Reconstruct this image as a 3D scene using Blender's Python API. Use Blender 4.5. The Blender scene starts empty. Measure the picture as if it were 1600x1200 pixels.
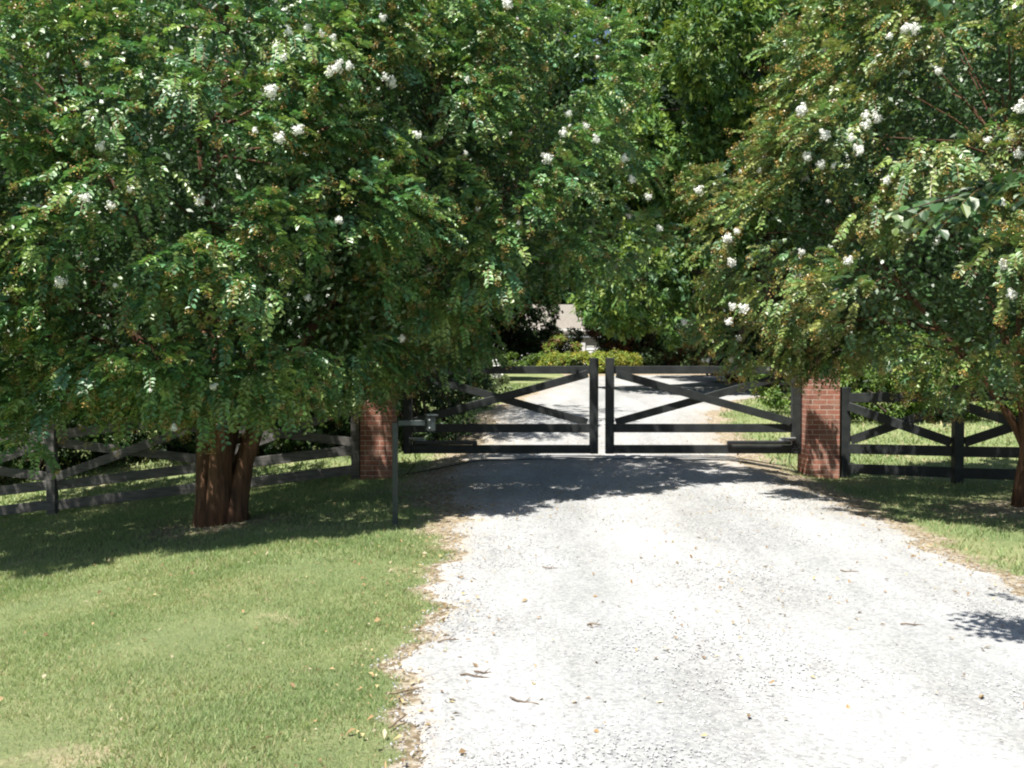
import bpy, math, random
import numpy as np
from mathutils import Vector

# ------------------------------------------------------------------ camera, sky, sun, exposure
S = bpy.context.scene
COL = S.collection
F = 1555.0 / 1600.0                      # focal length in image widths
CAMZ = 1.6
cd = bpy.data.cameras.new("camera"); cam = bpy.data.objects.new("camera", cd); COL.objects.link(cam)
cd.sensor_width = 36.0; cd.lens = 36.0 * F
cd.clip_start = 0.1; cd.clip_end = 2000
cam.location = (0, 0, CAMZ)
cam.rotation_euler = (math.radians(90) - math.atan(35.0 / 1555.0), 0, 0)
S.camera = cam

SUN_EL = math.radians(64)
SUN_AZ = math.radians(50)                # from -X, turned towards the camera
sdir = Vector((-math.cos(SUN_EL) * math.cos(SUN_AZ), -math.cos(SUN_EL) * math.sin(SUN_AZ), math.sin(SUN_EL)))
W = bpy.data.worlds.new("World"); S.world = W; W.use_nodes = True
wn = W.node_tree.nodes; wl = W.node_tree.links
sky = wn.new("ShaderNodeTexSky"); sky.sky_type = 'NISHITA'; sky.sun_disc = False
sky.sun_elevation = SUN_EL
sky.sun_rotation = math.atan2(sdir.x, sdir.y)
bg = wn["Background"]; bg.inputs[1].default_value = 0.06
wl.new(sky.outputs[0], bg.inputs[0])
ld = bpy.data.lights.new("sun", 'SUN'); ld.energy = 5.0; ld.angle = math.radians(0.53); ld.color = (1.0, 0.96, 0.88)
sun = bpy.data.objects.new("sun", ld); COL.objects.link(sun)
sun.rotation_euler = sdir.to_track_quat('Z', 'Y').to_euler()
S.view_settings.view_transform = 'Standard'; S.view_settings.look = 'None'
S.view_settings.gamma = 1.0; S.view_settings.use_curve_mapping = False
S.view_settings.exposure = 1.08
S.cycles.max_bounces = 5; S.cycles.diffuse_bounces = 3; S.cycles.glossy_bounces = 2
S.cycles.transmission_bounces = 3; S.cycles.transparent_max_bounces = 4
S.cycles.filter_width = 2.1
S.cycles.sample_clamp_indirect = 4.0

rng = np.random.default_rng(7)
random.seed(5)

# ------------------------------------------------------------------ material helpers
def new_mat(name):
    m = bpy.data.materials.new(name); m.use_nodes = True
    nt = m.node_tree; b = nt.nodes["Principled BSDF"]
    return m, nt, b

def nd(nt, typ, **kw):
    n = nt.nodes.new(typ)
    for k, v in kw.items():
        if k.startswith('i_'):
            n.inputs[k[2:].replace('_', ' ')].default_value = v
        else:
            setattr(n, k, v)
    return n

def ramp(nt, src, stops):
    r = nt.nodes.new("ShaderNodeValToRGB")
    e = r.color_ramp.elements
    while len(e) < len(stops): e.new(0.5)
    for i, (p, c) in enumerate(stops):
        e[i].position = p; e[i].color = (*c, 1) if len(c) == 3 else c
    nt.links.new(src, r.inputs[0])
    return r

def noisy(name, c1, c2, scale=8.0, rough=0.7, stretch=(1, 1, 1), bump=0.2, spec=0.3, metal=0.0, detail=6, dist=0.01):
    m, nt, b = new_mat(name)
    tc = nd(nt, "ShaderNodeTexCoord"); mp = nd(nt, "ShaderNodeMapping"); mp.inputs['Scale'].default_value = stretch
    nt.links.new(tc.outputs['Object'], mp.inputs[0])
    n = nd(nt, "ShaderNodeTexNoise"); n.inputs['Scale'].default_value = scale; n.inputs['Detail'].default_value = detail
    n.inputs['Roughness'].default_value = 0.62
    nt.links.new(mp.outputs[0], n.inputs[0])
    r = ramp(nt, n.outputs[0], [(0.32, c1), (0.68, c2)])
    nt.links.new(r.outputs[0], b.inputs['Base Color'])
    b.inputs['Roughness'].default_value = rough
    b.inputs['Specular IOR Level'].default_value = spec
    b.inputs['Metallic'].default_value = metal
    bp = nd(nt, "ShaderNodeBump"); bp.inputs['Strength'].default_value = bump; bp.inputs['Distance'].default_value = dist
    nt.links.new(n.outputs[0], bp.inputs['Height']); nt.links.new(bp.outputs[0], b.inputs['Normal'])
    return m

def leaf_mat(name, rough=0.42, spec=0.5, trans=0.3, tint=(1.25, 1.25, 0.55)):
    m, nt, b = new_mat(name)
    a = nd(nt, "ShaderNodeAttribute", attribute_name="Col")
    nt.links.new(a.outputs['Color'], b.inputs['Base Color'])
    b.inputs['Roughness'].default_value = rough
    b.inputs['Specular IOR Level'].default_value = spec
    tr = nd(nt, "ShaderNodeBsdfTranslucent")
    mul = nd(nt, "ShaderNodeMix", data_type='RGBA', blend_type='MULTIPLY'); mul.inputs[0].default_value = 1.0
    nt.links.new(a.outputs['Color'], mul.inputs[6]); mul.inputs[7].default_value = (*tint, 1)
    nt.links.new(mul.outputs[2], tr.inputs[0])
    mx = nd(nt, "ShaderNodeMixShader"); mx.inputs[0].default_value = trans
    nt.links.new(b.outputs[0], mx.inputs[1]); nt.links.new(tr.outputs[0], mx.inputs[2])
    nt.links.new(mx.outputs[0], nt.nodes["Material Output"].inputs[0])
    return m

M = {}
M['leaf'] = leaf_mat("glossy_leaf", rough=0.43, spec=0.8, trans=0.20, tint=(1.1, 1.2, .7))
M['far_leaf'] = leaf_mat("tree_leaf", rough=0.5, spec=0.4, trans=0.25)
M['grass'] = leaf_mat("grass_blade", rough=0.6, spec=0.3, trans=0.42, tint=(1.1, 1.15, .7))
M['petal'] = noisy("white_petal", (0.72, 0.72, 0.66), (0.85, 0.86, 0.82), 20, 0.8, bump=0.1)
M['black_wood'] = noisy("black_stained_wood", (0.012, 0.015, 0.016), (0.032, 0.036, 0.036), 6, 0.55, (1, 1, 1), 0.3, 0.4)
M['faded_wood'] = noisy("faded_black_wood", (0.09, 0.086, 0.082), (0.20, 0.19, 0.18), 5, 0.8, (1, 1, 6), 0.4, 0.2)
M['bark'] = noisy("peeling_orange_bark", (0.035, 0.018, 0.012), (0.20, 0.105, 0.06), 7, 0.75, (2.2, 2.2, 0.25), 0.8, 0.25, dist=0.03)
M['dark_bark'] = noisy("dark_bark", (0.035, 0.026, 0.02), (0.11, 0.085, 0.065), 9, 0.9, (1, 1, 0.25), 0.9, 0.2, dist=0.04)
M['metal_post'] = noisy("slate_painted_metal", (0.022, 0.032, 0.034), (0.038, 0.050, 0.051), 14, 0.45, bump=0.05, spec=0.5)
M['steel'] = noisy("galvanised_steel", (0.25, 0.26, 0.27), (0.38, 0.40, 0.40), 30, 0.45, bump=0.05, metal=0.7, spec=0.5)
M['black_plastic'] = noisy("black_plastic", (0.012, 0.013, 0.014), (0.022, 0.024, 0.026), 20, 0.4, bump=0.05, spec=0.5)
M['cap_stone'] = noisy("cap_concrete", (0.24, 0.22, 0.20), (0.40, 0.38, 0.35), 12, 0.9, bump=0.3)
M['siding'] = noisy("white_painted_siding", (0.70, 0.71, 0.71), (0.80, 0.80, 0.80), 10, 0.6, bump=0.1)
M['shingle'] = noisy("weathered_shingle", (0.16, 0.145, 0.13), (0.27, 0.25, 0.225), 5, 0.95, (1, 1, 8), 0.5)
M['trim'] = noisy("eave_shade_trim", (0.30, 0.34, 0.37), (0.38, 0.42, 0.45), 6, 0.6, bump=0.1)  # fascia colour takes in the blue-grey shade at the eave
M['red_wood'] = noisy("red_brown_fence_board", (0.10, 0.035, 0.018), (0.26, 0.10, 0.05), 4, 0.85, (3, 3, 0.4), 0.4)
M['glass'] = noisy("dark_window_glass", (0.010, 0.012, 0.014), (0.02, 0.024, 0.028), 4, 0.08, bump=0.0, spec=0.8)
M['car_paint'] = noisy("black_car_paint", (0.008, 0.009, 0.011), (0.014, 0.015, 0.018), 3, 0.25, bump=0.0, spec=0.6)
M['tyre'] = noisy("tyre_rubber", (0.012, 0.012, 0.012), (0.025, 0.025, 0.025), 20, 0.85, bump=0.2)
M['lamp'] = noisy("clear_headlamp", (0.6, 0.62, 0.64), (0.8, 0.82, 0.84), 12, 0.15, bump=0.0, spec=0.7)
M['dry'] = leaf_mat("dry_leaf", rough=0.8, spec=0.1, trans=0.15, tint=(1, 1, 1))
M['twig'] = noisy("dry_twig", (0.09, 0.06, 0.04), (0.2, 0.15, 0.1), 20, 0.9)

def brick_material():
    m, nt, b = new_mat("red_brick")
    g = nd(nt, "ShaderNodeTexCoord"); sx = nd(nt, "ShaderNodeSeparateXYZ"); nt.links.new(g.outputs['Object'], sx.inputs[0])
    ad = nd(nt, "ShaderNodeMath", operation='ADD'); nt.links.new(sx.outputs[0], ad.inputs[0]); nt.links.new(sx.outputs[1], ad.inputs[1])
    cb = nd(nt, "ShaderNodeCombineXYZ"); nt.links.new(ad.outputs[0], cb.inputs[0]); nt.links.new(sx.outputs[2], cb.inputs[1])
    # slightly irregular courses
    nz = nd(nt, "ShaderNodeTexNoise"); nz.inputs['Scale'].default_value = 9; nt.links.new(cb.outputs[0], nz.inputs[0])
    sc = nd(nt, "ShaderNodeVectorMath", operation='SCALE'); sc.inputs['Scale'].default_value = 0.006
    nt.links.new(nz.outputs[1], sc.inputs[0])
    va = nd(nt, "ShaderNodeVectorMath", operation='ADD'); nt.links.new(cb.outputs[0], va.inputs[0]); nt.links.new(sc.outputs[0], va.inputs[1])
    br = nd(nt, "ShaderNodeTexBrick"); nt.links.new(va.outputs[0], br.inputs[0])
    br.inputs['Scale'].default_value = 1.0; br.inputs['Brick Width'].default_value = 0.205
    br.inputs['Row Height'].default_value = 0.0715; br.inputs['Mortar Size'].default_value = 0.0048
    br.inputs['Mortar Smooth'].default_value = 0.3; br.inputs['Bias'].default_value = -0.1
    br.inputs['Color1'].default_value = (0.36, 0.15, 0.105, 1); br.inputs['Color2'].default_value = (0.22, 0.09, 0.068, 1)
    br.inputs['Mortar'].default_value = (0.55, 0.47, 0.39, 1)
    n2 = nd(nt, "ShaderNodeTexNoise"); n2.inputs['Scale'].default_value = 55; n2.inputs['Detail'].default_value = 5
    nt.links.new(g.outputs['Object'], n2.inputs[0])
    n3 = nd(nt, "ShaderNodeTexNoise"); n3.inputs['Scale'].default_value = 5; n3.inputs['Detail'].default_value = 4
    nt.links.new(g.outputs['Object'], n3.inputs[0])
    r3 = ramp(nt, n3.outputs[0], [(0.45, (0, 0, 0)), (0.75, (0.45, 0.45, 0.45))])
    mo = nd(nt, "ShaderNodeMix", data_type='RGBA'); nt.links.new(r3.outputs[0], mo.inputs[0])
    nt.links.new(br.outputs[0], mo.inputs[6]); mo.inputs[7].default_value = (0.36, 0.26, 0.20, 1)
    ov = nd(nt, "ShaderNodeMix", data_type='RGBA', blend_type='OVERLAY'); ov.inputs[0].default_value = 0.55
    nt.links.new(mo.outputs[2], ov.inputs[6]); nt.links.new(n2.outputs[0], ov.inputs[7])
    nt.links.new(ov.outputs[2], b.inputs['Base Color']); b.inputs['Roughness'].default_value = 0.92
    b.inputs['Specular IOR Level'].default_value = 0.2
    iv = nd(nt, "ShaderNodeMath", operation='SUBTRACT'); iv.inputs[0].default_value = 1; nt.links.new(br.outputs[1], iv.inputs[1])
    s2 = nd(nt, "ShaderNodeMath", operation='MULTIPLY_ADD'); nt.links.new(n2.outputs[0], s2.inputs[0]); s2.inputs[1].default_value = 0.3
    nt.links.new(iv.outputs[0], s2.inputs[2])
    bp = nd(nt, "ShaderNodeBump"); bp.inputs['Distance'].default_value = 0.006; bp.inputs['Strength'].default_value = 0.8
    nt.links.new(s2.outputs[0], bp.inputs['Height']); nt.links.new(bp.outputs[0], b.inputs['Normal'])
    return m
M['brick'] = brick_material()

def ground_material():
    m, nt, b = new_mat("lawn_soil")
    tc = nd(nt, "ShaderNodeTexCoord"); P = tc.outputs['Object']
    n1 = nd(nt, "ShaderNodeTexNoise"); n1.inputs['Scale'].default_value = 0.9; n1.inputs['Detail'].default_value = 8; n1.inputs['Roughness'].default_value = 0.7
    n2 = nd(nt, "ShaderNodeTexNoise"); n2.inputs['Scale'].default_value = 45; n2.inputs['Detail'].default_value = 8; n2.inputs['Roughness'].default_value = 0.8
    for n in (n1, n2): nt.links.new(P, n.inputs[0])
    g1 = ramp(nt, n1.outputs[0], [(0.30, (0.13, 0.175, 0.075)), (0.55, (0.21, 0.24, 0.11)), (0.68, (0.40, 0.34, 0.22))])
    g2 = ramp(nt, n2.outputs[0], [(0.30, (0.25, 0.25, 0.25)), (0.70, (0.85, 0.85, 0.85))])
    mg = nd(nt, "ShaderNodeMix", data_type='RGBA', blend_type='OVERLAY'); mg.inputs[0].default_value = 0.75
    nt.links.new(g1.outputs[0], mg.inputs[6]); nt.links.new(g2.outputs[0], mg.inputs[7])
    # leaf-strewn dirt beside the drive
    v = nd(nt, "ShaderNodeTexVoronoi"); v.inputs['Scale'].default_value = 34; nt.links.new(P, v.inputs[0])
    sp = nd(nt, "ShaderNodeSeparateColor"); nt.links.new(v.outputs['Color'], sp.inputs[0])
    d1 = ramp(nt, sp.outputs[0], [(0.0, (0.17, 0.13, 0.085)), (0.35, (0.27, 0.21, 0.14)), (0.65, (0.37, 0.31, 0.22)), (1.0, (0.48, 0.43, 0.35))])
    at = nd(nt, "ShaderNodeAttribute", attribute_name="dirt")
    n3 = nd(nt, "ShaderNodeTexNoise"); n3.inputs['Scale'].default_value = 5; n3.inputs['Detail'].default_value = 7; n3.inputs['Roughness'].default_value = 0.75
    nt.links.new(P, n3.inputs[0])
    ad = nd(nt, "ShaderNodeMath", operation='ADD'); nt.links.new(at.outputs['Fac'], ad.inputs[0]); nt.links.new(n3.outputs[0], ad.inputs[1])
    rr = ramp(nt, ad.outputs[0], [(0.78, (0, 0, 0)), (1.0, (1, 1, 1))])
    mx = nd(nt, "ShaderNodeMix", data_type='RGBA'); nt.links.new(rr.outputs[0], mx.inputs[0])
    nt.links.new(mg.outputs[2], mx.inputs[6]); nt.links.new(d1.outputs[0], mx.inputs[7])
    nt.links.new(mx.outputs[2], b.inputs['Base Color']); b.inputs['Roughness'].default_value = 0.95
    b.inputs['Specular IOR Level'].default_value = 0.1
    bp = nd(nt, "ShaderNodeBump"); bp.inputs['Distance'].default_value = 0.03; bp.inputs['Strength'].default_value = 0.8
    nt.links.new(n2.outputs[0], bp.inputs['Height']); nt.links.new(bp.outputs[0], b.inputs['Normal'])
    return m
M['ground'] = ground_material()

def gravel_material():
    m, nt, b = new_mat("crushed_limestone")
    tc = nd(nt, "ShaderNodeTexCoord"); P = tc.outputs['Object']
    v = nd(nt, "ShaderNodeTexVoronoi"); v.inputs['Scale'].default_value = 52; nt.links.new(P, v.inputs[0])
    v2 = nd(nt, "ShaderNodeTexVoronoi"); v2.inputs['Scale'].default_value = 130; nt.links.new(P, v2.inputs[0])
    sp = nd(nt, "ShaderNodeSeparateColor"); nt.links.new(v.outputs['Color'], sp.inputs[0])
    c = ramp(nt, sp.outputs[0], [(0.0, (0.26, 0.26, 0.265)), (0.25, (0.325, 0.33, 0.335)), (0.6, (0.365, 0.365, 0.365)), (1.0, (0.43, 0.43, 0.42))])
    n1 = nd(nt, "ShaderNodeTexNoise"); n1.inputs['Scale'].default_value = 0.8; n1.inputs['Detail'].default_value = 9; n1.inputs['Roughness'].default_value = 0.72
    mp = nd(nt, "ShaderNodeMapping"); mp.inputs['Scale'].default_value = (1.6, 0.45, 1); nt.links.new(P, mp.inputs[0]); nt.links.new(mp.outputs[0], n1.inputs[0])
    r1 = ramp(nt, n1.outputs[0], [(0.36, (0.33, 0.33, 0.32)), (0.62, (0.56, 0.56, 0.56))])
    ov = nd(nt, "ShaderNodeMix", data_type='RGBA', blend_type='OVERLAY'); ov.inputs[0].default_value = 0.7
    nt.links.new(c.outputs[0], ov.inputs[6]); nt.links.new(r1.outputs[0], ov.inputs[7])
    tk = nd(nt, "ShaderNodeAttribute", attribute_name="track")
    tm = nd(nt, "ShaderNodeMath", operation='MULTIPLY'); nt.links.new(tk.outputs['Fac'], tm.inputs[0]); tm.inputs[1].default_value = .20
    tx = nd(nt, "ShaderNodeMix", data_type='RGBA'); nt.links.new(tm.outputs[0], tx.inputs[0]); nt.links.new(ov.outputs[2], tx.inputs[6]); tx.inputs[7].default_value = (.17, .185, .20, 1)
    ov = tx
    # tan organic debris, denser towards the edges
    at = nd(nt, "ShaderNodeAttribute", attribute_name="dirt")
    n3 = nd(nt, "ShaderNodeTexNoise"); n3.inputs['Scale'].default_value = 7; n3.inputs['Detail'].default_value = 9; n3.inputs['Roughness'].default_value = 0.82
    nt.links.new(P, n3.inputs[0])
    ad = nd(nt, "ShaderNodeMath", operation='ADD'); nt.links.new(at.outputs['Fac'], ad.inputs[0]); nt.links.new(n3.outputs[0], ad.inputs[1])
    rr = ramp(nt, ad.outputs[0], [(0.66, (0, 0, 0)), (0.95, (0.85, 0.85, 0.85))])
    sp2 = nd(nt, "ShaderNodeSeparateColor"); nt.links.new(v2.outputs['Color'], sp2.inputs[0])
    dc = ramp(nt, sp2.outputs[1], [(0.0, (0.14, 0.10, 0.065)), (0.5, (0.36, 0.29, 0.21)), (1.0, (0.56, 0.50, 0.41))])
    mx = nd(nt, "ShaderNodeMix", data_type='RGBA'); nt.links.new(rr.outputs[0], mx.inputs[0])
    nt.links.new(ov.outputs[2], mx.inputs[6]); nt.links.new(dc.outputs[0], mx.inputs[7])
    nt.links.new(mx.outputs[2], b.inputs['Base Color']); b.inputs['Roughness'].default_value = 0.9
    b.inputs['Specular IOR Level'].default_value = 0.2
    su = nd(nt, "ShaderNodeMath", operation='ADD'); nt.links.new(v.outputs[0], su.inputs[0]); nt.links.new(v2.outputs[0], su.inputs[1])
    bp = nd(nt, "ShaderNodeBump"); bp.invert = True; bp.inputs['Distance'].default_value = 0.008; bp.inputs['Strength'].default_value = 0.45
    nt.links.new(su.outputs[0], bp.inputs['Height']); nt.links.new(bp.outputs[0], b.inputs['Normal'])
    return m
M['gravel'] = gravel_material()

# ------------------------------------------------------------------ object helpers
def tag(o, label=None, cat=None, group=None, kind=None):
    if label: o['label'] = label
    if cat: o['category'] = cat
    if group: o['group'] = group
    if kind: o['kind'] = kind
    return o

def empty(name, loc, rz=0.0):
    o = bpy.data.objects.new(name, None); COL.objects.link(o)
    o.location = loc; o.rotation_euler = (0, 0, rz); o.empty_display_size = 0.2
    return o

def link(name, me, parent=None, loc=None):
    o = bpy.data.objects.new(name, me); COL.objects.link(o)
    if parent: o.parent = parent
    if loc is not None: o.location = loc
    return o

def np_mesh(name, V, faces, mats, col=None, mat_idx=None, smooth=False, attrs=None):
    """V (n,3); faces: list of int arrays (m,k) of possibly different k"""
    me = bpy.data.meshes.new(name)
    V = np.asarray(V, dtype=np.float32)
    me.vertices.add(len(V)); me.vertices.foreach_set("co", V.ravel())
    faces = [np.asarray(f, dtype=np.int32) for f in faces if len(f)]
    nl = sum(f.size for f in faces); nf = sum(len(f) for f in faces)
    me.loops.add(nl); me.loops.foreach_set("vertex_index", np.concatenate([f.ravel() for f in faces]))
    tot = np.concatenate([np.full(len(f), f.shape[1], dtype=np.int32) for f in faces])
    st = np.concatenate([[0], np.cumsum(tot)[:-1]]).astype(np.int32)
    me.polygons.add(nf); me.polygons.foreach_set("loop_start", st); me.polygons.foreach_set("loop_total", tot)
    if mat_idx is not None: me.polygons.foreach_set("material_index", np.asarray(mat_idx, dtype=np.int32))
    me.polygons.foreach_set("use_smooth", np.full(nf, smooth))
    for m in mats: me.materials.append(m)
    if col is not None:
        a = me.color_attributes.new("Col", 'FLOAT_COLOR', 'POINT')
        c4 = np.ones((len(V), 4), dtype=np.float32); c4[:, :3] = col
        a.data.foreach_set("color", c4.ravel())
    for k, v in (attrs or {}).items():
        a = me.attributes.new(k, 'FLOAT', 'POINT'); a.data.foreach_set("value", np.asarray(v, dtype=np.float32))
    me.update(calc_edges=True)
    return me

class MB:
    """collects boxes, boards, tubes and prisms for ONE mesh"""
    def __init__(s): s.v = []; s.f = []; s.sm = []
    def add(s, vs, fs, smooth=False):
        k = len(s.v); s.v += [tuple(v) for v in vs]; s.f += [tuple(i + k for i in f) for f in fs]; s.sm += [smooth] * len(fs)
    def box(s, c, d, ax=None, bev=0.006):
        """bevelled box: centre c, full size d, ax = three unit axes"""
        ax = ax or (Vector((1, 0, 0)), Vector((0, 1, 0)), Vector((0, 0, 1)))
        c = Vector(c); h = [x / 2 for x in d]; b = min(bev, min(h) * 0.45)
        vs = []; idx = {}
        for sx in (-1, 1):
            for sy in (-1, 1):
                for sz in (-1, 1):
                    for k in range(3):
                        e = [h[0] - b, h[1] - b, h[2] - b]; e[k] = h[k]
                        idx[(sx, sy, sz, k)] = len(vs)
                        vs.append(c + ax[0] * (sx * e[0]) + ax[1] * (sy * e[1]) + ax[2] * (sz * e[2]))
        fs = []
        P = lambda sg, k: idx[(sg[0], sg[1], sg[2], k)]
        for k in range(3):
            a, bb = (k + 1) % 3, (k + 2) % 3
            for sk in (-1, 1):
                q = []
                for (i, j) in ((-1, -1), (1, -1), (1, 1), (-1, 1)):
                    sg = [0, 0, 0]; sg[k] = sk; sg[a] = i; sg[bb] = j; q.append(P(sg, k))
                fs.append(q if sk > 0 else q[::-1])
        for k in range(3):                       # edges running along axis k
            a, bb = (k + 1) % 3, (k + 2) % 3
            for i in (-1, 1):
                for j in (-1, 1):
                    s0 = [0, 0, 0]; s1 = [0, 0, 0]
                    s0[k] = -1; s1[k] = 1; s0[a] = s1[a] = i; s0[bb] = s1[bb] = j
                    q = [P(s0, a), P(s1, a), P(s1, bb), P(s0, bb)]
                    fs.append(q if i * j < 0 else q[::-1])
        for sx in (-1, 1):
            for sy in (-1, 1):
                for sz in (-1, 1):
                    q = [P((sx, sy, sz), k) for k in range(3)]
                    fs.append(q if sx * sy * sz > 0 else q[::-1])
        s.add(vs, fs); return s
    def board(s, a, b, w, t, n=(0, -1, 0), bev=0.004):
        """board from a to b, width w in its plane, thickness t along n"""
        a, b, n = Vector(a), Vector(b), Vector(n).normalized()
        x = (b - a); L = x.length; x.normalize(); z = n.cross(x).normalized(); y = z.cross(x)
        s.box((a + b) / 2, (L, t, w), (x, y, z), bev); return s
    def tube(s, pts, rad, n=8, cap=True, wob=0.0, rnd=random):
        pts = [Vector(p) for p in pts]; rings = []; vs = []
        prev = None
        for i, p in enumerate(pts):
            d = (pts[min(i + 1, len(pts) - 1)] - pts[max(i - 1, 0)]).normalized()
            if prev is None:
                u = d.cross(Vector((0, 1, 0.13))).normalized()
            else:
                u = (prev - d * prev.dot(d)).normalized()
            prev = u; w = d.cross(u); r = rad[i] if hasattr(rad, '__len__') else rad
            ring = []
            for k in range(n):
                a = 2 * math.pi * k / n; rr = r * (1 + rnd.uniform(-wob, wob))
                ring.append(len(vs)); vs.append(p + u * (math.cos(a) * rr) + w * (math.sin(a) * rr))
            rings.append(ring)
        fs = [(r0[k], r0[(k + 1) % n], r1[(k + 1) % n], r1[k]) for r0, r1 in zip(rings, rings[1:]) for k in range(n)]
        if cap: fs += [rings[0][::-1], rings[-1]]
        s.add(vs, fs, True); return s
    def prism(s, poly, y0, y1):
        """polygon in XZ extruded along Y"""
        n = len(poly)
        vs = [(x, y0, z) for x, z in poly] + [(x, y1, z) for x, z in poly]
        fs = [tuple(range(n)), tuple(range(2 * n - 1, n - 1, -1))] + [(i, i + n, (i + 1) % n + n, (i + 1) % n) for i in range(n)]
        s.add(vs, fs); return s
    def mesh(s, name, mat):
        me = bpy.data.meshes.new(name); me.from_pydata(s.v, [], s.f); me.materials.append(mat)
        me.polygons.foreach_set("use_smooth", s.sm); me.update(); return me
    def build(s, name, mat, parent=None): return link(name, s.mesh(name, mat), parent)

# ------------------------------------------------------------------ terrain
def interp(y, pts):
    xs, ys = zip(*pts); return np.interp(y, xs, ys)
ZD = [(-10, 0), (7, 0.0), (11, 0.05), (14.5, 0.12), (17, 0.33), (20, 0.60), (26, 0.86), (35, 1.0), (45, 1.12), (60, 1.2), (100, 1.5), (400, 2)]
def smooth01(t): t = np.clip(t, 0, 1); return t * t * (3 - 2 * t)
def zf(x, y):
    x = np.asarray(x, float); y = np.asarray(y, float)
    z = (interp(y - 0.6, ZD) + interp(y, ZD) + interp(y + 0.6, ZD)) / 3
    z = z - smooth01((np.abs(x - 1.4) - 1.7) / 1.6) * interp(y, [(5, 0.02), (10, 0.08), (14.5, 0.21), (20, 0.12), (27, 0)])
    z = z - 0.112 * np.clip(-x - 2.0, 0, 14) * interp(y, [(0, .75), (8, 1), (16, 1), (26, .35), (40, 0)])
    z = z + 0.05 * np.clip(x - 4.6, 0, 8) * interp(y, [(0, 1), (16, 1), (30, 0)])
    return z
def zg(x, y): return float(zf(x, y))

XL = [(-6, -0.5), (3.8, -.46), (7.2, -.5), (10, -.42), (12, -.7), (14, -.85), (15.5, -.6), (20, -.25), (26, .84), (33, 1.8), (37, 2.8), (39, 4.5), (40, 12), (42, 16)]
XR = [(-6, 4.4), (4, 3.75), (7, 3.5), (11, 3.6), (13.5, 3.45), (15.5, 3.4), (18, 3.6), (20, 3.9), (23, 5), (26, 8), (28, 14), (42, 17)]
def wob(y, k):
    return 0.07 * np.sin(y * 3.1 + k) + 0.05 * np.sin(y * 7.7 + 2 * k) + 0.035 * np.sin(y * 17.3 + k * 3) + 0.02 * np.sin(y * 41 + k)
def drive_l(y): return interp(y, XL) + wob(y, 1.0)
def drive_r(y): return interp(y, XR) + wob(y, 4.0)
TREE_A = (-3.25, 11.1); TREE_C = (5.75, 11.0)
def dirt_at(x, y):
    """bare, leaf-strewn soil: close to the drive edge and under the trees"""
    dl = np.clip(drive_l(y) - x, 0, 99); dr = np.clip(x - drive_r(y), 0, 99)
    inside = (x > drive_l(y)) & (x < drive_r(y))
    wl_ = interp(y, [(0, .10), (8, .15), (9.5, .5), (12, .85), (15, .8), (20, .5), (30, .4)])
    wr_ = interp(y, [(0, .25), (7, .35), (10, .45), (12, .75), (15, .9), (20, .4), (30, .4)])
    d = np.where(inside, 1.0, np.maximum(np.exp(-(dl / wl_) ** 2) * (dl < 5) * (x < 2), np.exp(-(dr / wr_) ** 2) * (x > 2)))
    for (tx, ty), r in ((TREE_A, 1.15), (TREE_C, 1.4)):
        q = np.hypot(x - tx, (y - ty + 0.25) * 1.3) / r
        d = np.maximum(d, 0.75 * np.exp(-q ** 3))
    d = np.maximum(d, 0.45 * np.exp(-((y - 13.9) / 0.25) ** 2) * (x > 3.4) * (x < 8))
    return d

def build_ground():
    fx = np.arange(-11, 13.01, 0.1); fy = np.arange(0, 22.01, 0.1)
    xs = np.concatenate([[-400, -250, -150, -90, -60, -40, -28, -20, -15, -13, -12], fx, [14, 16, 20, 28, 40, 60, 90, 150, 250, 400]])
    ys = np.concatenate([[-60, -30, -15, -8, -4, -2, -1], fy, np.arange(23, 60, 1.0), [65, 75, 90, 120, 180, 260, 400, 600]])
    X, Y = np.meshgrid(xs, ys); Z = zf(X, Y)
    fine = (X > -11) & (X < 13) & (Y < 22)
    Z = Z + fine * (0.008 * np.sin(X * 2.3 + Y) * np.cos(Y * 1.9 - X * 0.7))
    n, m = X.shape
    V = np.stack([X, Y, Z], -1).reshape(-1, 3)
    i = np.arange(n * m).reshape(n, m)
    Fq = np.stack([i[:-1, :-1], i[:-1, 1:], i[1:, 1:], i[1:, :-1]], -1).reshape(-1, 4)
    me = np_mesh("ground", V, [Fq], [M['ground']], smooth=True, attrs={'dirt': dirt_at(X, Y).ravel() * 0.75})
    tag(link("ground", me), kind='structure')
build_ground()

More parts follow.
